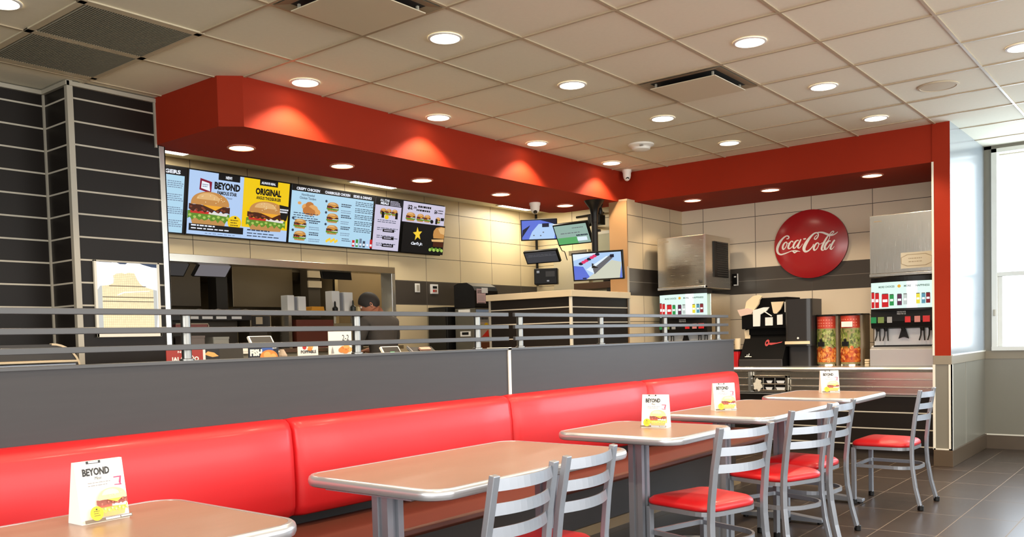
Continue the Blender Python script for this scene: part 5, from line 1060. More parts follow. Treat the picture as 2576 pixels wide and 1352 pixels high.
# ------------------------------------------------------------------ drink dispensers
LIT = screen('lit_mint', (214, 240, 228), 1.15); LITW = screen('lit_white', (255, 255, 255), 1.3)
lit = {n: screen('lit_' + n, c, 1.0) for n, c in dict(red=(206, 40, 44), dkred=(130, 30, 40), green=(52, 150, 80), yellow=(236, 220, 60), purple=(96, 50, 76), silver=(196, 206, 200), blue=(90, 150, 170), text=(86, 104, 100), black=(60, 40, 40), orange=(232, 176, 60)).items()}
def dispenser(y0, y1, x0, label, right):
    """y0 < y1 ; faces -X at x0 ; mirrored contents read left to right from +Y to -Y"""
    zc = 0.846; cy = (y0 + y1) / 2
    t = thing('soda_dispenser', label, 'drink dispenser', (x0 + 0.3, cy, zc), group='soda dispensers on the drinks counter')
    mb = MB(); mb.box(x0 + 0.13, 6.15, y0, y1, zc, 1.60, STEEL); mb.build('cabinet', t, bevel=0.004)
    mb = MB(); mb.extr([(x0 + 0.135, y0, zc), (x0 - 0.01, y0, zc), (x0 - 0.01, y0, 1.00), (x0 + 0.04, y0, 1.02), (x0 + 0.04, y0, 1.03), (x0 + 0.135, y0, 1.03)], (0, y1 - y0, 0), mat('drip_tray_grey', (186, 184, 182), 0.3, metal=0.4)); mb.build('drip_tray', t, bevel=0.004)
    mb = MB(); mb.box(x0 + 0.035, x0 + 0.12, y0 + 0.02, y1 - 0.02, 1.022, 1.034, BLACK); mb.build('drip_grille', t)
    mb = MB(); mb.box(x0 + 0.12, x0 + 0.14, y0 + 0.004, y1 - 0.004, 1.03, 1.2, mat('splash_plate', (220, 222, 222), 0.3, metal=0.3)); mb.build('splash_plate', t)
    mb = MB(); mb.extr([(x0 + 0.14, y0, 1.18), (x0 + 0.04, y0, 1.19), (x0 + 0.02, y0, 1.25), (x0 + 0.03, y0, 1.35), (x0 + 0.14, y0, 1.36)], (0, y1 - y0, 0), BLACK); mb.build('valve_panel', t, bevel=0.004)
    # curved lit panel
    mb = MB(); n = 16; ft = []
    for i in range(n + 1):
        u = i / n; yy = y1 + (y0 - y1) * u; ft.append((x0 + 0.04 - 0.055 * (1 - (2 * u - 1) ** 2), yy))
    for a, b in zip(ft, ft[1:]): mb.poly([(a[0], a[1], 1.36), (b[0], b[1], 1.36), (b[0], b[1], 1.60), (a[0], a[1], 1.60)], LIT)
    lw = mb.build('lit_panel', t)
    mb = MB(); top = [(x, y, 1.60) for x, y in ft] + [(x0 + 0.16, y0, 1.60), (x0 + 0.16, y1, 1.60)]; mb.extr(top, (0, 0, 0.045), BLACK); mb.build('top_cap', t)
    mb = MB(); lo = [(x - 0.008, y, 1.345) for x, y in ft] + [(x0 + 0.14, y0, 1.345), (x0 + 0.14, y1, 1.345)]; mb.extr(lo, (0, 0, 0.018), BLACK); mb.build('lower_ledge', t)
    # graphics wrapped on the curve
    mb = MB(); lay = [1]
    def P(u, v):
        y = y1 + (y0 - y1) * u; x = x0 + 0.04 - 0.055 * (1 - (2 * u - 1) ** 2) - 0.0012 * lay[0]; return (x, y, 1.36 + 0.24 * v)
    def rect(u, v, w, h, m):
        k = 4
        for i in range(k): a, b = u + w * i / k, u + w * (i + 1) / k; mb.poly([P(a, v), P(b, v), P(b, v + h), P(a, v + h)], m)
        lay[0] += 1
    def text(s, u, v, w, h, m):
        vs, fs = text2d(s, 0.02, 0); mb.add([P(u + a * w, v + b * h) for a, b in vs], fs, m); lay[0] += 1
    rect(0.60, 0.0, 0.16, 1.0, LITW)
    text('MORE CHOICES', 0.14, 0.79, 0.27, 0.075, lit['text']); text('MORE', 0.56, 0.79, 0.11, 0.075, lit['text']); text('HAPPINESS', 0.74, 0.79, 0.2, 0.075, lit['text'])
    mb.poly([P(0.485 + 0.028 * math.cos(2 * PI * k / 14), 0.83 + 0.06 * math.sin(2 * PI * k / 14)) for k in range(14)], lit['orange']); lay[0] += 1
    for u, w, v, h, m in ((0.01, 0.055, 0.05, 0.58, 'red'), (0.08, 0.07, 0.05, 0.55, 'red'), (0.20, 0.115, 0.07, 0.48, 'red'), (0.335, 0.07, 0.12, 0.40, 'green'), (0.46, 0.075, 0.12, 0.40, 'purple'), (0.56, 0.06, 0.14, 0.38, 'silver'), (0.755, 0.055, 0.16, 0.36, 'yellow'), (0.835, 0.055, 0.16, 0.36, 'blue'), (0.90, 0.06, 0.17, 0.36, 'dkred')):
        rect(u, v, w, h, lit[m]); rect(u + w * 0.15, v + h * 0.40, w * 0.7, h * 0.2, LITW); rect(u + w * 0.05, v + h, w * 0.9, 0.025, lit['black'])
    mb.build('panel_graphics', lw)
    W = y1 - y0
    for u in (0.09, 0.22, 0.50, 0.80, 0.93):
        yy = y1 - W * u; mid = u == 0.5
        mb = MB(); mb.tube([(x0 + 0.07, yy, 1.20), (x0 + 0.07, yy, 1.16)], [0.022, 0.014], BLACK, 12); va = mb.build('nozzle', t)
        mb = MB()
        if mid: mb.extr([(x0 + 0.085, yy - 0.018, 1.18), (x0 + 0.085, yy + 0.018, 1.18), (x0 + 0.085, yy + 0.045, 1.09), (x0 + 0.085, yy + 0.01, 1.105), (x0 + 0.085, yy - 0.01, 1.105), (x0 + 0.085, yy - 0.045, 1.09)], (0.008, 0, 0), BLACK)
        else:
            for s in (-1, 1): mb.tube([(x0 + 0.085, yy + s * 0.012, 1.18), (x0 + 0.08, yy + s * 0.014, 1.12), (x0 + 0.06, yy + s * 0.022, 1.075)], 0.006, BLACK, 8)
        mb.build('lever', va)
    for u, w, m in ((0.05, 0.09, 'print_green_label'), (0.17, 0.10, 'print_olive_label'), (0.31, 0.08, 'print_silver_label'), (0.60, 0.09, 'print_red_label'), (0.75, 0.09, 'print_pale_label'), (0.89, 0.11, 'print_red_label')):
        cc = dict(print_green_label=(20, 130, 76), print_olive_label=(110, 130, 70), print_silver_label=(150, 150, 150), print_red_label=(206, 40, 44), print_pale_label=(200, 130, 126))[m]
        mb = MB(); yy = y1 - W * u; mb.box(x0 + 0.012, x0 + 0.022, yy - W * w / 2, yy + W * w / 2, 1.235, 1.29, mat(m, cc, 0.4)); mb.build('flavour_label', t, bevel=0.002)
    mb = MB(); vs, fs = text2d('PUSH FOR WATER', 0.01, 0); 
    mb.add([(x0 + 0.018, y1 - W * (0.43 + 0.14 * a), 1.325 + 0.012 * b) for a, b in vs], fs, CARD); mb.add([(x0 + 0.018, y1 - W * (0.43 + 0.14 * a), 1.308 + 0.012 * b) for a, b in text2d('PRESS FOR ICE', 0.01, 0)[0]], text2d('PRESS FOR ICE', 0.01, 0)[1], CARD); mb.build('print', t)
    return t
def icemaker(y0, y1, x0, label, louver):
    z0, z1 = 1.652, 2.205
    t = thing('ice_maker', label, 'ice maker', (x0 + 0.3, (y0 + y1) / 2, z0), group='ice makers on the soda dispensers')
    mb = MB(); mb.box(x0 + 0.012, 6.165, y0, y1, z0, z1, STEEL); mb.build('cabinet', t, bevel=0.006)
    mb = MB(); mb.box(x0, x0 + 0.012, y0 + 0.006, y1 - 0.004, z0 + 0.028, z1 - 0.004, STEEL if louver else STEELH); mb.build('front_door', t, bevel=0.004)
    mb = MB(); mb.box(x0 - 0.006, x0 + 0.05, y0, y1, z0, z0 + 0.026, STEELH); mb.build('lower_lip', t, bevel=0.003)
    if louver:
        mb = MB(); mb.box(x0 + 0.20, 6.09, y0 - 0.012, y0 + 0.001, z0 + 0.12, z1 - 0.06, BLACK)
        for k in range(16): z = z0 + 0.14 + k * 0.023; mb.obox((x0 + 0.39, y0 - 0.013, z), (0.13, 0, 0), (0, 0.004, 0.004), (0, -0.0015, 0.0015), DKGREY)
        mb.build('louvre_panel', t)
        mb = MB(); mb.box(x0 - 0.004, x0 + 0.016, y0 - 0.006, y0 + 0.012, z0 + 0.03, z1 - 0.004, STEELH); mb.build('corner_edge', t)
        mb = MB(); mb.lathe([(0.02, 0.0), (0.02, 0.004), (0.008, 0.006)], (x0, y0 + 0.05, z0 + 0.07), CHROME, 16, axis='x'); mb.build('badge', t)
        mb = MB(); mb.box(x0 - 0.001, x0, y1 - 0.14, y1 - 0.03, z1 - 0.05, z1 - 0.042, mat('etched_mark', (150, 134, 108), 0.4)); mb.build('etched_logo', t)
    else:
        NP = mat('name_plate', (206, 198, 176), 0.35); NL = mat('name_plate_line', (164, 150, 124), 0.4)
        mb = MB(); c = Canvas(mb, (x0 - 0.001, y0 + 0.262, z0 + 0.06), (0, -0.26, 0), (0, 0, 0.14), 0.0006); c.rect(0, 0, 1, 1, NP); c.poly([(0, 0.3), (0.2, 0.12), (0.8, 0.12), (1, 0.3), (1, 0.7), (0.8, 0.88), (0.2, 0.88), (0, 0.7)], NL); c.poly([(0.03, 0.32), (0.22, 0.17), (0.78, 0.17), (0.97, 0.32), (0.97, 0.68), (0.78, 0.83), (0.22, 0.83), (0.03, 0.68)], NP); c.lines(0.25, 0.58, 0.5, 2, 0.2, 0.06, NL, 4); mb.build('name_plate', t)
        mb = MB(); mb.box(x0 - 0.001, x0, y1 - 0.11, y1 - 0.04, z1 - 0.06, z1 - 0.052, mat('etched_mark', (150, 134, 108), 0.4)); mb.build('etched_logo', t)
dispenser(-0.28, 0.27, 5.55, 'soda dispenser with lit panel in the corner, left of the lid organiser', False)
icemaker(-0.28, 0.27, 5.55, 'steel ice maker with black louvred side, in the left corner', True)
dispenser(-2.455, -1.925, 5.50, 'soda dispenser with lit panel beside the red end wall', True)
icemaker(-2.455, -1.925, 5.50, 'bright steel ice maker with a name plate, beside the red end wall', False)

# ------------------------------------------------------------------ lid organiser, napkins, urns
t = thing('lid_organiser', 'black stepped lid and straw organiser on the drinks counter', 'organiser', (5.65, -0.9, 0.846))
OB = mat('organiser_black', (10, 9, 9), 0.7, spec=0.1)
mb = MB(); mb.extr([(5.47, -1.12, 0.846), (5.46, -1.12, 0.91), (5.60, -1.12, 1.12), (5.62, -1.12, 1.17), (5.95, -1.12, 1.17), (5.95, -1.12, 0.846)], (0, 0.44, 0), OB); mb.build('sloped_base', t, bevel=0.006)
mb = MB(); mb.box(5.445, 5.475, -1.12, -0.68, 0.846, 0.915, DKGREY); mb.build('front_lip', t, bevel=0.004)
mb = MB(); mb.box(5.56, 5.95, -1.125, -0.665, 1.215, 1.36, OB); mb.box(5.60, 5.95, -1.12, -0.80, 1.36, 1.52, OB); mb.box(5.60, 5.9, -1.1, -0.72, 1.15, 1.22, OB); mb.box(5.62, 5.66, -0.70, -0.675, 0.846, 1.22, OB); mb.build('pocket_tower', t, bevel=0.006)
mb = MB(); c = Canvas(mb, (5.529, -0.90, 1.02), (0, -0.18, 0), (0.072, 0, 0.108), 0.0008)
pr = mat('print_chili_red', (170, 36, 42), 0.5)
c.ell(0.15, 0.5, 0.12, 0.3, pr); c.poly([(0.2, 0.35), (0.4, 0.3), (0.95, 0.5), (1.0, 0.6), (0.7, 0.5), (0.3, 0.5)], pr); c.ell(0.14, 0.5, 0.05, 0.12, OB)
mb.build('printed_mark', t)
mb = MB(); c = Canvas(mb, (5.470, -0.73, 0.93), (0, -0.07, 0), (0.03, 0, 0.045), 0.0008); c.rect(0, 0.2, 1, 0.12, CARD); c.rect(0.25, 0.3, 0.08, 0.4, CARD); c.rect(0.5, 0.3, 0.1, 0.6, CARD); mb.build('white_mark', t)
LB = mat('lid_bag', (236, 214, 176), 0.55); LP = mat('lid_pinkish', (226, 196, 180), 0.55)
def slip(name, pts, x, th, m, label, cat):
    o = MB().extr([(x, y, z) for y, z in pts], (th, 0, 0), m).build(name, None, loc=(x, pts[0][0], min(p[1] for p in pts)), bevel=0.004); tag(o, label, cat, 'lids and sleeves in the black organiser')
slip('lid_bag', [(-0.66, 1.375), (-0.635, 1.40), (-0.70, 1.42), (-0.715, 1.49), (-0.79, 1.545), (-0.84, 1.55), (-0.88, 1.535), (-0.85, 1.50), (-0.84, 1.46), (-0.80, 1.41), (-0.78, 1.375)], 5.565, 0.03, LB, 'big cream lid bag leaning at the top left of the black organiser', 'bag')
slip('lid_bag', [(-0.655, 1.345), (-0.625, 1.41), (-0.74, 1.425), (-0.80, 1.40), (-0.77, 1.365)], 5.552, 0.01, LP, 'pinkish crumpled lid bag at the left edge of the black organiser', 'bag')
slip('lid_stack', [(-0.79, 1.24), (-0.79, 1.40), (-0.90, 1.425), (-0.955, 1.425), (-0.93, 1.39), (-0.865, 1.355), (-0.86, 1.24)], 5.548, 0.02, CARD, 'tall white lid stack in the left pocket of the organiser', 'lids')
slip('lid_stack', [(-0.915, 1.245), (-0.915, 1.325), (-0.99, 1.325), (-0.99, 1.245)], 5.55, 0.02, CARD, 'short square white lid stack in the middle pocket of the organiser', 'lids')
slip('lid_stack', [(-1.035, 1.25), (-1.035, 1.345), (-1.09, 1.35), (-1.09, 1.25)], 5.55, 0.02, CARD, 'white lid stack in the right pocket of the organiser', 'lids')
slip('lid_sleeve', [(-0.965, 1.475), (-1.09, 1.475), (-1.06, 1.40), (-1.01, 1.35), (-0.985, 1.37)], 5.58, 0.02, LB, 'cream pointed paper sleeve at the top of the organiser', 'sleeve')
slip('lid_sleeve', [(-1.10, 1.37), (-1.10, 1.47), (-1.135, 1.475), (-1.12, 1.37)], 5.58, 0.02, CARD, 'narrow white sleeve beside the napkin dispenser', 'sleeve')
slip('straw', [(-0.90, 1.385), (-0.905, 1.393), (-0.985, 1.34), (-0.98, 1.333)], 5.545, 0.008, CARD, 'single white wrapped straw lying across the organiser pockets', 'straw')
slip('cup_sleeve', [(-0.69, 1.03), (-0.675, 1.20), (-0.735, 1.215), (-0.735, 1.03)], 5.60, 0.03, LB, 'leaning cream cup sleeve below the organiser pockets, left one', 'sleeve')
slip('cup_sleeve', [(-0.79, 1.06), (-0.77, 1.215), (-0.83, 1.22), (-0.83, 1.13)], 5.62, 0.03, mat('sleeve_grey', (170, 160, 140), 0.5), 'greyish cup sleeve below the organiser pockets, right one', 'sleeve')
t = thing('red_bin', 'red plastic bin with black lid between the banquette end and the black organiser', 'bin', (5.55, -0.62, 0.846))
mb = MB(); mb.extr([(5.47, -0.66, 0.846), (5.47, -0.52, 0.846), (5.63, -0.52, 0.846), (5.63, -0.66, 0.846)], (0.0, 0, 0.15), mat('bin_red', (196, 30, 36), 0.35)); mb.build('body', t, bevel=0.006)
mb = MB(); mb.box(5.465, 5.635, -0.67, -0.51, 0.996, 1.015, BLACK); mb.build('lid', t, bevel=0.004)
for y, z1, lb in ((-0.53, 1.115, 'white paper cup stack nearest the corner ice maker'), (-0.625, 1.125, 'second white paper cup stack, beside the organiser')):
    tag(MB().lathe([(0.026, 1.015), (0.031, z1), (0.027, z1)], (5.55, y, 0), LB if y < -0.6 else CARD, 16).build('cup_stack', None, loc=(5.55, y, 1.015), smooth=True), lb, 'cups', 'paper cup stacks on the red bin')
t = thing('napkin_dispenser', 'tall black napkin dispenser beside the organiser', 'dispenser', (5.6, -1.25, 0.846))
mb = MB(); mb.rbox(5.56, 5.82, -1.36, -1.14, 0.846, 1.04, DKGREY, 0.03); mb.build('stand', t)
mb = MB(); mb.rbox(5.50, 5.84, -1.385, -1.125, 1.04, 1.49, mat('dispenser_black', (44, 42, 42), 0.35), 0.05, 8); mb.build('housing', t, bevel=0.012, seg=3)
mb = MB(); n = 10; f = [(5.495 - 0.02 * math.sin(PI * i / n), -1.13 - 0.245 * i / n) for i in range(n + 1)]; mb.extr([(x, y, 1.058) for x, y in f] + [(5.53, -1.36, 1.058), (5.53, -1.15, 1.058)], (0, 0, 0.028), LB); mb.build('napkin', t, bevel=0.003)
mb = MB(); mb.lathe([(0.011, 0.0), (0.011, 0.004), (0.004, 0.005)], (5.50, -1.26, 1.115), CARD, 5, axis='x'); mb.build('emblem', t)
def urn(yc, label, tagged):
    t = thing('tea_urn', label, 'tea urn', (5.66, yc, 0.846), group='tea urns on the drinks counter')
    UR = mat('wrap_red', (198, 66, 44), 0.45); LEAF = [mat('wrap_leaf_%d' % i, c, 0.5) for i, c in enumerate(((112, 130, 52), (150, 160, 76), (84, 96, 42), (178, 182, 112)))]
    OR = [mat('wrap_tea_%d' % i, c, 0.5) for i, c in enumerate(((206, 96, 32), (226, 132, 48), (166, 54, 28), (236, 160, 84)))]
    mb = MB(); mb.rbox(5.66, 5.86, yc - 0.128, yc + 0.078, 0.846, 1.32, mat('urn_taupe', (122, 104, 78), 0.4, metal=0.3), 0.04); mb.build('back_body', t)
    mb = MB(); mb.rbox(5.575, 5.86, yc - 0.131, yc + 0.082, 1.32, 1.332, BLACK, 0.05); mb.build('lid', t)
    r = 0.088; c0 = Vector((5.67, yc, 0)); mb = MB()
    mb.lathe([(r, 0.86), (r, 1.315)], c0, mat('wrap_base', (196, 170, 130), 0.4), 28); w = mb.build('wrap', t, smooth=True)
    rn = random.Random(int(yc * 100)); mb = MB()
    def patch(a, z, da, dz, m, off):
        k = 8; mb.poly([(c0.x - (r + off) * math.cos(a + da * math.cos(2 * PI * i / k)), c0.y + (r + off) * math.sin(a + da * math.cos(2 * PI * i / k)), z + dz * math.sin(2 * PI * i / k)) for i in range(k)], m)
    def band(z0, z1, m, off):
        for i in range(18):
            a, b = R(-90 + 10 * i), R(-80 + 10 * i); mb.poly([(c0.x - (r + off) * math.cos(q), c0.y + (r + off) * math.sin(q), z) for q, z in ((a, z0), (b, z0), (b, z1), (a, z1))], m)
    band(1.20, 1.315, UR, 0.0008); band(0.86, 1.20, mat('wrap_mid', (150, 140, 90), 0.5), 0.0008); band(0.88, 1.01, OR[0], 0.0012)
    for i in range(170): patch(R(rn.uniform(-88, 88)), rn.uniform(1.02, 1.19), R(rn.uniform(3, 8)), rn.uniform(0.006, 0.022), LEAF[rn.randrange(4)], 0.0014 + 0.00001 * i)
    for i in range(90): patch(R(rn.uniform(-88, 88)), rn.uniform(0.89, 1.02), R(rn.uniform(5, 12)), rn.uniform(0.008, 0.02), OR[rn.randrange(4)], 0.0036 + 0.00001 * i)
    for z in (1.28, 1.25, 1.225):
        for i in range(7): patch(R(-50 + 16 * i), z, R(5), 0.005, mat('wrap_pink', (226, 140, 116), 0.5), 0.002)
    mb.build('wrap_print', w)
    mb = MB(); mb.box(5.56, 5.62, yc - 0.01, yc + 0.05, 1.03, 1.075, BLACK); mb.tube([(5.57, yc + 0.02, 1.07), (5.56, yc + 0.02, 1.10)], 0.012, BLACK, 10); mb.build('tap', t, bevel=0.004)
    if tagged:
        mb = MB(); mb.box(5.572, 5.578, yc - 0.045, yc + 0.055, 1.21, 1.26, CARD); mb.build('label_card', t)
    mb = MB(); mb.lathe([(r + 0.006, 0.846), (r + 0.006, 0.862), (r, 0.866)], c0, STEEL, 24); mb.build('base_ring', t, smooth=True)
urn(-1.475, 'left tea urn with red, leaf and amber wrap, no white label', False)
urn(-1.70, 'right tea urn wrapped in red, leaves and amber, with a white label', True)
t = thing('sugar_packets', 'small stack of cream packets between the right tea urn and the dispenser', 'packets', (5.55, -1.88, 0.846))
for k in range(3):
    mb = MB(); mb.box(5.53, 5.57, -1.905, -1.865, 0.846 + k * 0.022, 0.864 + k * 0.022, LB); mb.build('packet', t, bevel=0.003)
t = thing('power_outlet', 'black wall outlet with pale edge on the dark tile band beside the ice maker', 'outlet', (6.36, -0.245, 1.76))
mb = MB(); mb.box(6.35, 6.36, -0.285, -0.215, 1.70, 1.83, BLACK); mb.build('plate', t); mb = MB(); mb.box(6.344, 6.351, -0.286, -0.276, 1.70, 1.83, CARD); mb.box(6.344, 6.351, -0.26, -0.24, 1.79, 1.805, CARD); mb.box(6.344, 6.351, -0.27, -0.235, 1.70, 1.712, CARD); mb.build('edge', t)

# ------------------------------------------------------------------ round red script sign
SCRIPT = [[(-0.239,0.07,0.0085),(-0.222,0.07,0.0098),(-0.212,0.081,0.0122),(-0.218,0.095,0.0122),(-0.239,0.101,0.011),(-0.271,0.086,0.0146),(-0.306,0.053,0.0207),(-0.332,0.015,0.0256),(-0.347,-0.021,0.0256),(-0.346,-0.055,0.022),(-0.33,-0.078,0.0171),(-0.305,-0.088,0.0134),(-0.27,-0.084,0.011),(-0.232,-0.075,0.0085),(-0.194,-0.064,0.0073),(-0.159,-0.061,0.0085),(-0.125,-0.066,0.0085),(-0.091,-0.076,0.003)],[(-0.187,-0.057,0.0024),(-0.168,-0.068,0.0098),(-0.153,-0.081,0.0134),(-0.141,-0.077,0.0098),(-0.119,-0.071,0.0037)],[(-0.235,0.035,0.0085),(-0.252,0.034,0.011),(-0.272,0.016,0.0159),(-0.283,-0.011,0.0171),(-0.279,-0.034,0.0134),(-0.263,-0.031,0.0085),(-0.245,-0.011,0.0073),(-0.234,0.015,0.0073),(-0.235,0.035,0.0085)],[(-0.24,0.022,0.0049),(-0.221,0.02,0.0043),(-0.205,0.03,0.0037)],[(-0.166,0.027,0.0098),(-0.175,0.04,0.0098),(-0.192,0.035,0.011),(-0.21,0.01,0.0159),(-0.22,-0.017,0.0171),(-0.214,-0.034,0.0134),(-0.193,-0.03,0.0073),(-0.173,-0.013,0.0049)],[(-0.105,0.041,0.0085),(-0.124,0.042,0.011),(-0.146,0.023,0.0159),(-0.162,-0.006,0.0171),(-0.162,-0.031,0.0146),(-0.148,-0.034,0.0085),(-0.128,-0.015,0.0073),(-0.105,0.016,0.0073)],[(-0.081,0.052,0.011),(-0.094,0.028,0.0134),(-0.108,-0.002,0.0146),(-0.115,-0.028,0.0146),(-0.103,-0.039,0.0085),(-0.081,-0.019,0.0049),(-0.064,0.004,0.0037)],[(-0.056,0.05,0.0122),(-0.042,0.051,0.0122),(-0.029,0.053,0.0098)],[(0.062,0.037,0.0098),(0.077,0.041,0.011),(0.096,0.065,0.011),(0.098,0.089,0.011),(0.084,0.103,0.011),(0.055,0.097,0.0134),(0.018,0.066,0.0183),(-0.016,0.024,0.0256),(-0.041,-0.017,0.0293),(-0.051,-0.052,0.0268),(-0.04,-0.077,0.0195),(-0.014,-0.078,0.0134),(0.017,-0.058,0.0098),(0.041,-0.03,0.0073),(0.049,-0.009,0.0061)],[(0.062,0.037,0.0098),(0.058,0.05,0.0073),(0.07,0.067,0.0073),(0.086,0.079,0.0073)],[(0.084,0.103,0.0085),(0.112,0.105,0.011),(0.145,0.099,0.0146),(0.181,0.082,0.0171),(0.216,0.067,0.0159),(0.249,0.068,0.011),(0.276,0.082,0.0073),(0.291,0.095,0.0037)],[(0.208,0.069,0.0073),(0.22,0.086,0.0073),(0.238,0.102,0.0085),(0.251,0.103,0.0073),(0.251,0.091,0.0061),(0.234,0.078,0.0061),(0.217,0.068,0.0061)],[(0.101,-0.003,0.0085),(0.084,-0.003,0.011),(0.064,-0.023,0.0159),(0.052,-0.049,0.0171),(0.055,-0.071,0.0146),(0.072,-0.07,0.0085),(0.092,-0.048,0.0073),(0.103,-0.021,0.0073),(0.101,-0.003,0.0085)],[(0.097,-0.013,0.0049),(0.12,-0.015,0.0049),(0.141,-0.002,0.0049)],[(0.199,0.064,0.0085),(0.181,0.039,0.0146),(0.157,-0.001,0.0171),(0.139,-0.038,0.0171),(0.131,-0.067,0.0159),(0.141,-0.081,0.0098),(0.161,-0.073,0.0049),(0.179,-0.054,0.0037)],[(0.199,0.064,0.0061),(0.212,0.054,0.0061),(0.21,0.036,0.0061),(0.192,0.008,0.0061),(0.168,-0.014,0.0049)],[(0.222,0.007,0.0085),(0.203,0.007,0.011),(0.181,-0.015,0.0159),(0.163,-0.046,0.0171),(0.163,-0.07,0.0146),(0.177,-0.074,0.0085),(0.197,-0.055,0.0073),(0.22,-0.021,0.0073)],[(0.262,0.015,0.0122),(0.245,-0.009,0.0146),(0.228,-0.04,0.0159),(0.219,-0.067,0.0146),(0.228,-0.078,0.0085),(0.245,-0.065,0.0049),(0.258,-0.048,0.003)]]
SCY, SCZ, SRY, SRZ = -1.092, 2.085, 0.384, 0.354

t = thing('round_sign', 'round domed red sign with white flowing script on the drinks wall', 'sign', (6.36, SCY, SCZ))
RED2 = mat('sign_red_enamel', (176, 34, 38), 0.3, coat=0.2); RIM = mat('sign_rim', (120, 20, 26), 0.4)
def dome(u, v):
    q = min(1.0, (u / SRY) ** 2 + (v / SRZ) ** 2); return 0.03 + 0.04 * (1 - q ** 1.6)
mb = MB(); vs = []; fs = []; NR, NA = 12, 64
for i in range(NR + 1):
    for k in range(NA):
        g_ = i / NR; u, v = SRY * g_ * math.cos(2 * PI * k / NA), SRZ * g_ * math.sin(2 * PI * k / NA); vs.append((6.36 - dome(u, v), SCY - u, SCZ + v))
fs = [[i * NA + k, i * NA + (k + 1) % NA, (i + 1) * NA + (k + 1) % NA, (i + 1) * NA + k] for i in range(1, NR) for k in range(NA)]
fs += [[NA + k for k in range(NA)]]
mb.add(vs, fs, RED2); o = len(vs)
back = [(6.36, SCY - SRY * math.cos(2 * PI * k / NA), SCZ + SRZ * math.sin(2 * PI * k / NA)) for k in range(NA)]
mb.add(vs[NR * NA:] + back, [[k, (k + 1) % NA, NA + (k + 1) % NA, NA + k] for k in range(NA)], RIM); mb.build('disc', t, smooth=True, ang=50)
mb = MB()
for si, s in enumerate(SCRIPT):
    P = []
    for i in range(len(s) - 1):
        p0, p1, p2, p3 = s[max(i - 1, 0)], s[i], s[i + 1], s[min(i + 2, len(s) - 1)]
        for k in range(5):
            q = k / 5; P.append([0.5 * (2 * p1[j] + (p2[j] - p0[j]) * q + (2 * p0[j] - 5 * p1[j] + 4 * p2[j] - p3[j]) * q * q + (3 * p1[j] - p0[j] - 3 * p2[j] + p3[j]) * q ** 3) for j in range(3)])
    P.append(list(s[-1])); L_ = []; R_ = []
    for i, p in enumerate(P):
        a, b = P[max(i - 1, 0)], P[min(i + 1, len(P) - 1)]; tx, ty = b[0] - a[0], b[1] - a[1]; d = math.hypot(tx, ty) or 1; nx, ny = -ty / d, tx / d; w = max(0.0018, p[2] * 0.6)
        L_.append((p[0] + nx * w, p[1] + ny * w)); R_.append((p[0] - nx * w, p[1] - ny * w))
    f = lambda q: (6.36 - dome(*q) - 0.0015 - 0.0001 * si, SCY - q[0], SCZ + q[1])
    for i in range(len(P) - 1): mb.poly([f(L_[i]), f(L_[i + 1]), f(R_[i + 1]), f(R_[i])], CARD)
mb.build('script_lettering', t)

# ------------------------------------------------------------------ ceiling fittings
WARM = (1.0, 0.80, 0.56)
def make_downlight(zc, power, spot, trim, label):
    t = thing('downlight', label, 'light', (0, 0, zc))
    mb = MB(); n = 32; vs = []
    for r, z in ((0.098, -0.0005), (0.096, -0.006), (0.084, -0.008), (0.082, -0.002)):
        vs += [(r * math.cos(2 * PI * k / n), r * math.sin(2 * PI * k / n), z) for k in range(n)]
    mb.add(vs, [[i * n + k, i * n + (k + 1) % n, (i + 1) * n + (k + 1) % n, (i + 1) * n + k] for i in range(3) for k in range(n)], trim); mb.build('trim_ring', t, world=False, smooth=True)
    mb = MB(); mb.poly([(0.083 * math.cos(2 * PI * k / n), 0.083 * math.sin(2 * PI * k / n), -0.003) for k in range(n)], LENS); mb.build('lens', t, world=False)
    l = bpy.data.lights.new('downlight_lamp', 'SPOT'); l.energy = power; l.color = WARM; l.spot_size = R(spot); l.spot_blend = 0.35; l.shadow_soft_size = 0.06
    lo = bpy.data.objects.new('lamp', l); COL.objects.link(lo); lo.parent = t; lo.location = (0, 0, -0.012)
    return t
xs = (0.97, 2.24, 3.505, 4.74); names = ('first', 'second', 'third', 'fourth')
rows = ((0.312, 'along the red bulkhead'), (-0.935, 'in the middle row'), (-2.205, 'in the row above the tables'), (-3.43, 'in the row nearest the window'))
D1 = None
for y, rn in rows:
    if y < 0 and D1 is not None and D1.location.y > 0: D1 = None
    for i, x in enumerate((-1.55, -0.30) + xs) if y < 0 else enumerate((-0.885,) + xs):
        nm = names[xs.index(x)] + ' round ceiling downlight from the left ' + rn if x in xs else ('round ceiling downlight at the left edge beside the return grille' if y > 0 else 'round ceiling downlight over the camera ' + rn)
        if y < -2 and y > -3 and x > 1: nm = {2.24: 'nearest', 3.505: 'middle', 4.74: 'farthest'}[x] + ' of the three round downlights in the row above the tables'
        if y < -3 or (y < -2 and x < 1) or (y < -0.5 and x < 0): nm = 'round ceiling downlight beyond the picture edge, number %d in the row %s' % (i + 1, rn.split('row ')[-1] if 'middle' not in rn else 'in the middle')
        if (x, y) == (3.505, -3.43): nm = 'round ceiling downlight cut by the right edge of the picture'
        if D1 is None: D1 = o = make_downlight(H - 0.001, 72 if y > 0 else 62, 120, CARD, nm); o.location = (x, y, H - 0.001)
        else: o = dup(D1, (x, y, H - 0.001), None, nm)
        o['group'] = 'downlights in the ceiling'
D2 = None
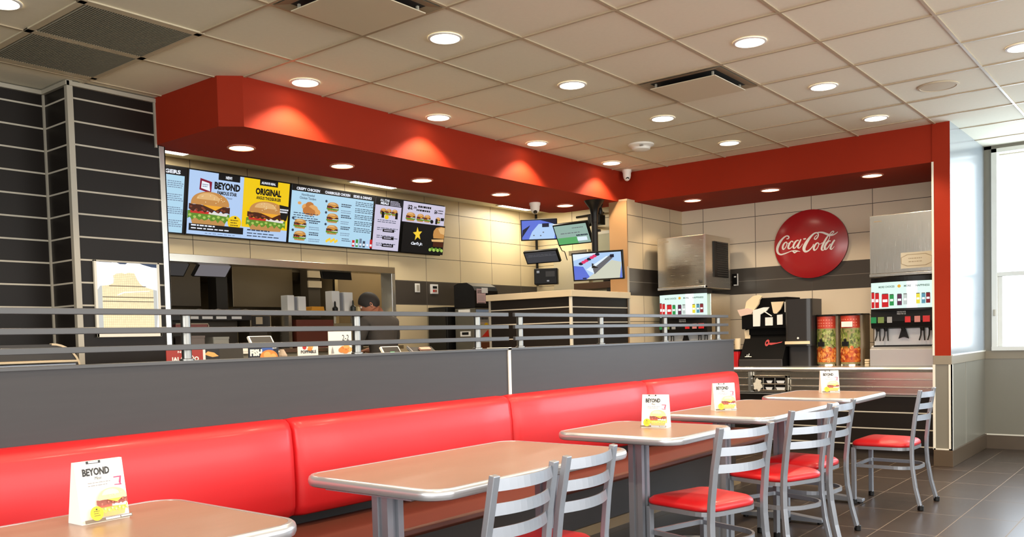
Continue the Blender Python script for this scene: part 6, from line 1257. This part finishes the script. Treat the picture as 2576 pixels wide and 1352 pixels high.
for i, (x, y) in enumerate(((0.953, 1.015), (1.875, 1.018), (2.775, 1.022), (3.86, 1.022), (4.93, 1.015), (5.66, -0.10), (5.64, -0.95), (5.57, -1.935))):
    nm = ('first', 'second', 'third', 'fourth', 'fifth')[i] + ' downlight from the left under the red bulkhead over the counter' if i < 5 else ('left', 'middle', 'right')[i - 5] + ' downlight under the red bulkhead over the drinks counter'
    if D2 is None: D2 = o = make_downlight(ZS - 0.001, 17, 130, mat('bulkhead_light_trim', (196, 120, 90), 0.4), nm); o.location = (x, y, ZS - 0.001)
    else: o = dup(D2, (x, y, ZS - 0.001), None, nm)
    o['group'] = 'downlights under the red bulkhead'
F1 = None
for x, lb in ((1.30, 'long bright ceiling panel behind the bulkhead, left, above the leftmost menu screen'), (3.84, 'long bright ceiling panel behind the bulkhead, above the pale blue menu screen'), (6.32, 'long bright ceiling panel behind the bulkhead, near the corner monitors')):
    if F1 is None:
        F1 = o = thing('ceiling_light', lb, 'light', (x, 2.52, H)); mb = MB(); mb.box(-0.32, 0.32, -0.32, 0.32, -0.012, -0.001, CARD); mb.build('frame', o, world=False)
        mb = MB(); mb.box(-0.30, 0.30, -0.30, 0.30, -0.015, -0.011, TUBE); mb.build('diffuser', o, world=False)
        area('lamp', (0, 0, -0.03), (0, 0, 0), 0.6, 0.6, 10, (1, 0.88, 0.68), o)
    else: o = dup(F1, (x, 2.52, H), None, lb)
    o['group'] = 'ceiling panels behind the bulkhead'
GD = mat('grille_dark', (120, 112, 96), 0.6); GF = mat('grille_frame', (206, 194, 168), 0.4)
t = thing('return_grille', 'large two-panel louvred return grille in the ceiling, top left', 'vent', (-0.315, 0.6, H))
mb = MB()
for x in (-0.63, -0.0): mb.box(x - 0.02, x + 0.02, -0.015, 1.20, H - 0.009, H, GF)
for y in (0.0, 0.60, 1.19): mb.box(-0.65, 0.02, y - 0.028, y + 0.028, H - 0.009, H, GF)
mb.build('frame', t, bevel=0.002)
for ya, yb in ((0.028, 0.572), (0.628, 1.162)):
    mb = MB(); mb.box(-0.61, -0.02, ya, yb, H - 0.004, H - 0.001, GD); mb.build('backing', t)
    mb = MB(); n = 44
    for k in range(n):
        x = -0.60 + 0.575 * k / (n - 1); mb.add([(x - 0.004, ya, H - 0.004), (x + 0.003, ya, H - 0.011), (x + 0.003, yb, H - 0.011), (x - 0.004, yb, H - 0.004)], [(0, 1, 2, 3)], mat('louvre', (146, 142, 126), 0.5))
    mb.build('louvres', t)
def diffuser(x0, y0, label):
    t = thing('air_diffuser', label, 'vent', (x0 + T / 2, y0 + T / 2, H), group='square plaque air diffusers')
    mb = MB(); a = 0.015; b = 0.075
    o_ = [(x0 + a, y0 + a), (x0 + T - a, y0 + a), (x0 + T - a, y0 + T - a), (x0 + a, y0 + T - a)]; i_ = [(x0 + b, y0 + b), (x0 + T - b, y0 + b), (x0 + T - b, y0 + T - b), (x0 + b, y0 + T - b)]
    for k in range(4): mb.poly([(*o_[k], H - 0.010), (*o_[(k + 1) % 4], H - 0.010), (*i_[(k + 1) % 4], H - 0.002), (*i_[k], H - 0.002)], mat('diffuser_cone', (150, 136, 112), 0.5))
    mb.build('cone', t)
    mb = MB(); mb.box(x0 + b - 0.005, x0 + T - b + 0.005, y0 + b - 0.005, y0 + T - b + 0.005, H - 0.0018, H - 0.0012, mat('diffuser_gap', (20, 18, 15), 0.8)); mb.build('throat', t)
    mb = MB(); mb.box(x0 + b, x0 + T - b, y0 + b, y0 + T - b, H - 0.040, H - 0.034, mat('diffuser_plate', (214, 202, 176), 0.4)); mb.build('plate', t, bevel=0.002)
    for q in i_: mb = MB(); mb.box(q[0] - 0.006 + (0.03 if q[0] < x0 + T / 2 else -0.03), q[0] + 0.006 + (0.03 if q[0] < x0 + T / 2 else -0.03), q[1] - 0.006 + (0.03 if q[1] < y0 + T / 2 else -0.03), q[1] + 0.006 + (0.03 if q[1] < y0 + T / 2 else -0.03), H - 0.035, H - 0.001, ALU); mb.build('hanger', t)
diffuser(4 * T, -3 * T, 'square plaque air diffuser right of the middle of the ceiling')
diffuser(0.0, -2 * T, 'square plaque air diffuser cut by the top edge of the picture')
t = thing('ceiling_speaker', 'round flush ceiling speaker near the window side', 'speaker', (4.08, -2.82, H)); mb = MB(); mb.lathe([(0.135, -0.001), (0.135, -0.006), (0.12, -0.009), (0.118, -0.006), (0.004, -0.010)], (4.08, -2.82, H), mat('speaker_grille', (206, 192, 166), 0.7), 32); mb.build('grille', t, smooth=True)
t = thing('smoke_detector', 'white smoke detector on the ceiling in front of the inner bulkhead corner', 'detector', (4.21, -0.33, H))
mb = MB(); mb.lathe([(0.115, -0.001), (0.115, -0.014), (0.085, -0.03), (0.08, -0.05), (0.05, -0.06), (0.003, -0.062)], (4.21, -0.33, H), CARD, 28); mb.build('body', t, smooth=True)
mb = MB(); mb.box(4.11, 4.13, -0.40, -0.37, H - 0.036, H - 0.026, mat('detector_grey', (150, 146, 140), 0.5)); mb.build('sensor', t)

# ------------------------------------------------------------------ daylight and fill from the rest of the room
w = bpy.data.worlds.new('world'); sc.world = w; w.use_nodes = True
bg = w.node_tree.nodes['Background']; bg.inputs['Color'].default_value = (0.88, 0.95, 1.0, 1); bg.inputs['Strength'].default_value = 1.8
DAY = (0.86, 0.94, 1.0)
area('daylight_right', (XW + 0.3, -4.85, 1.9), (0, R(90), 0), 1.8, 4.2, 130, (0.72, 0.86, 1.0))
area('daylight_front', (-0.5, -7.2, 1.75), (R(90), 0, 0), 10.0, 1.9, 210, (1.0, 0.97, 0.92))
area('daylight_side', (-6.4, -4.3, 1.75), (0, R(-90), 0), 1.9, 5.0, 170, (1.0, 0.97, 0.92))
area('kitchen_lamp', (3.0, 3.9, 2.45), (0, 0, 0), 3.0, 0.5, 9, (1, 0.9, 0.7))
area('kitchen_lamp', (5.2, 3.7, 2.45), (0, 0, 0), 1.0, 0.5, 9, (1, 0.88, 0.66))
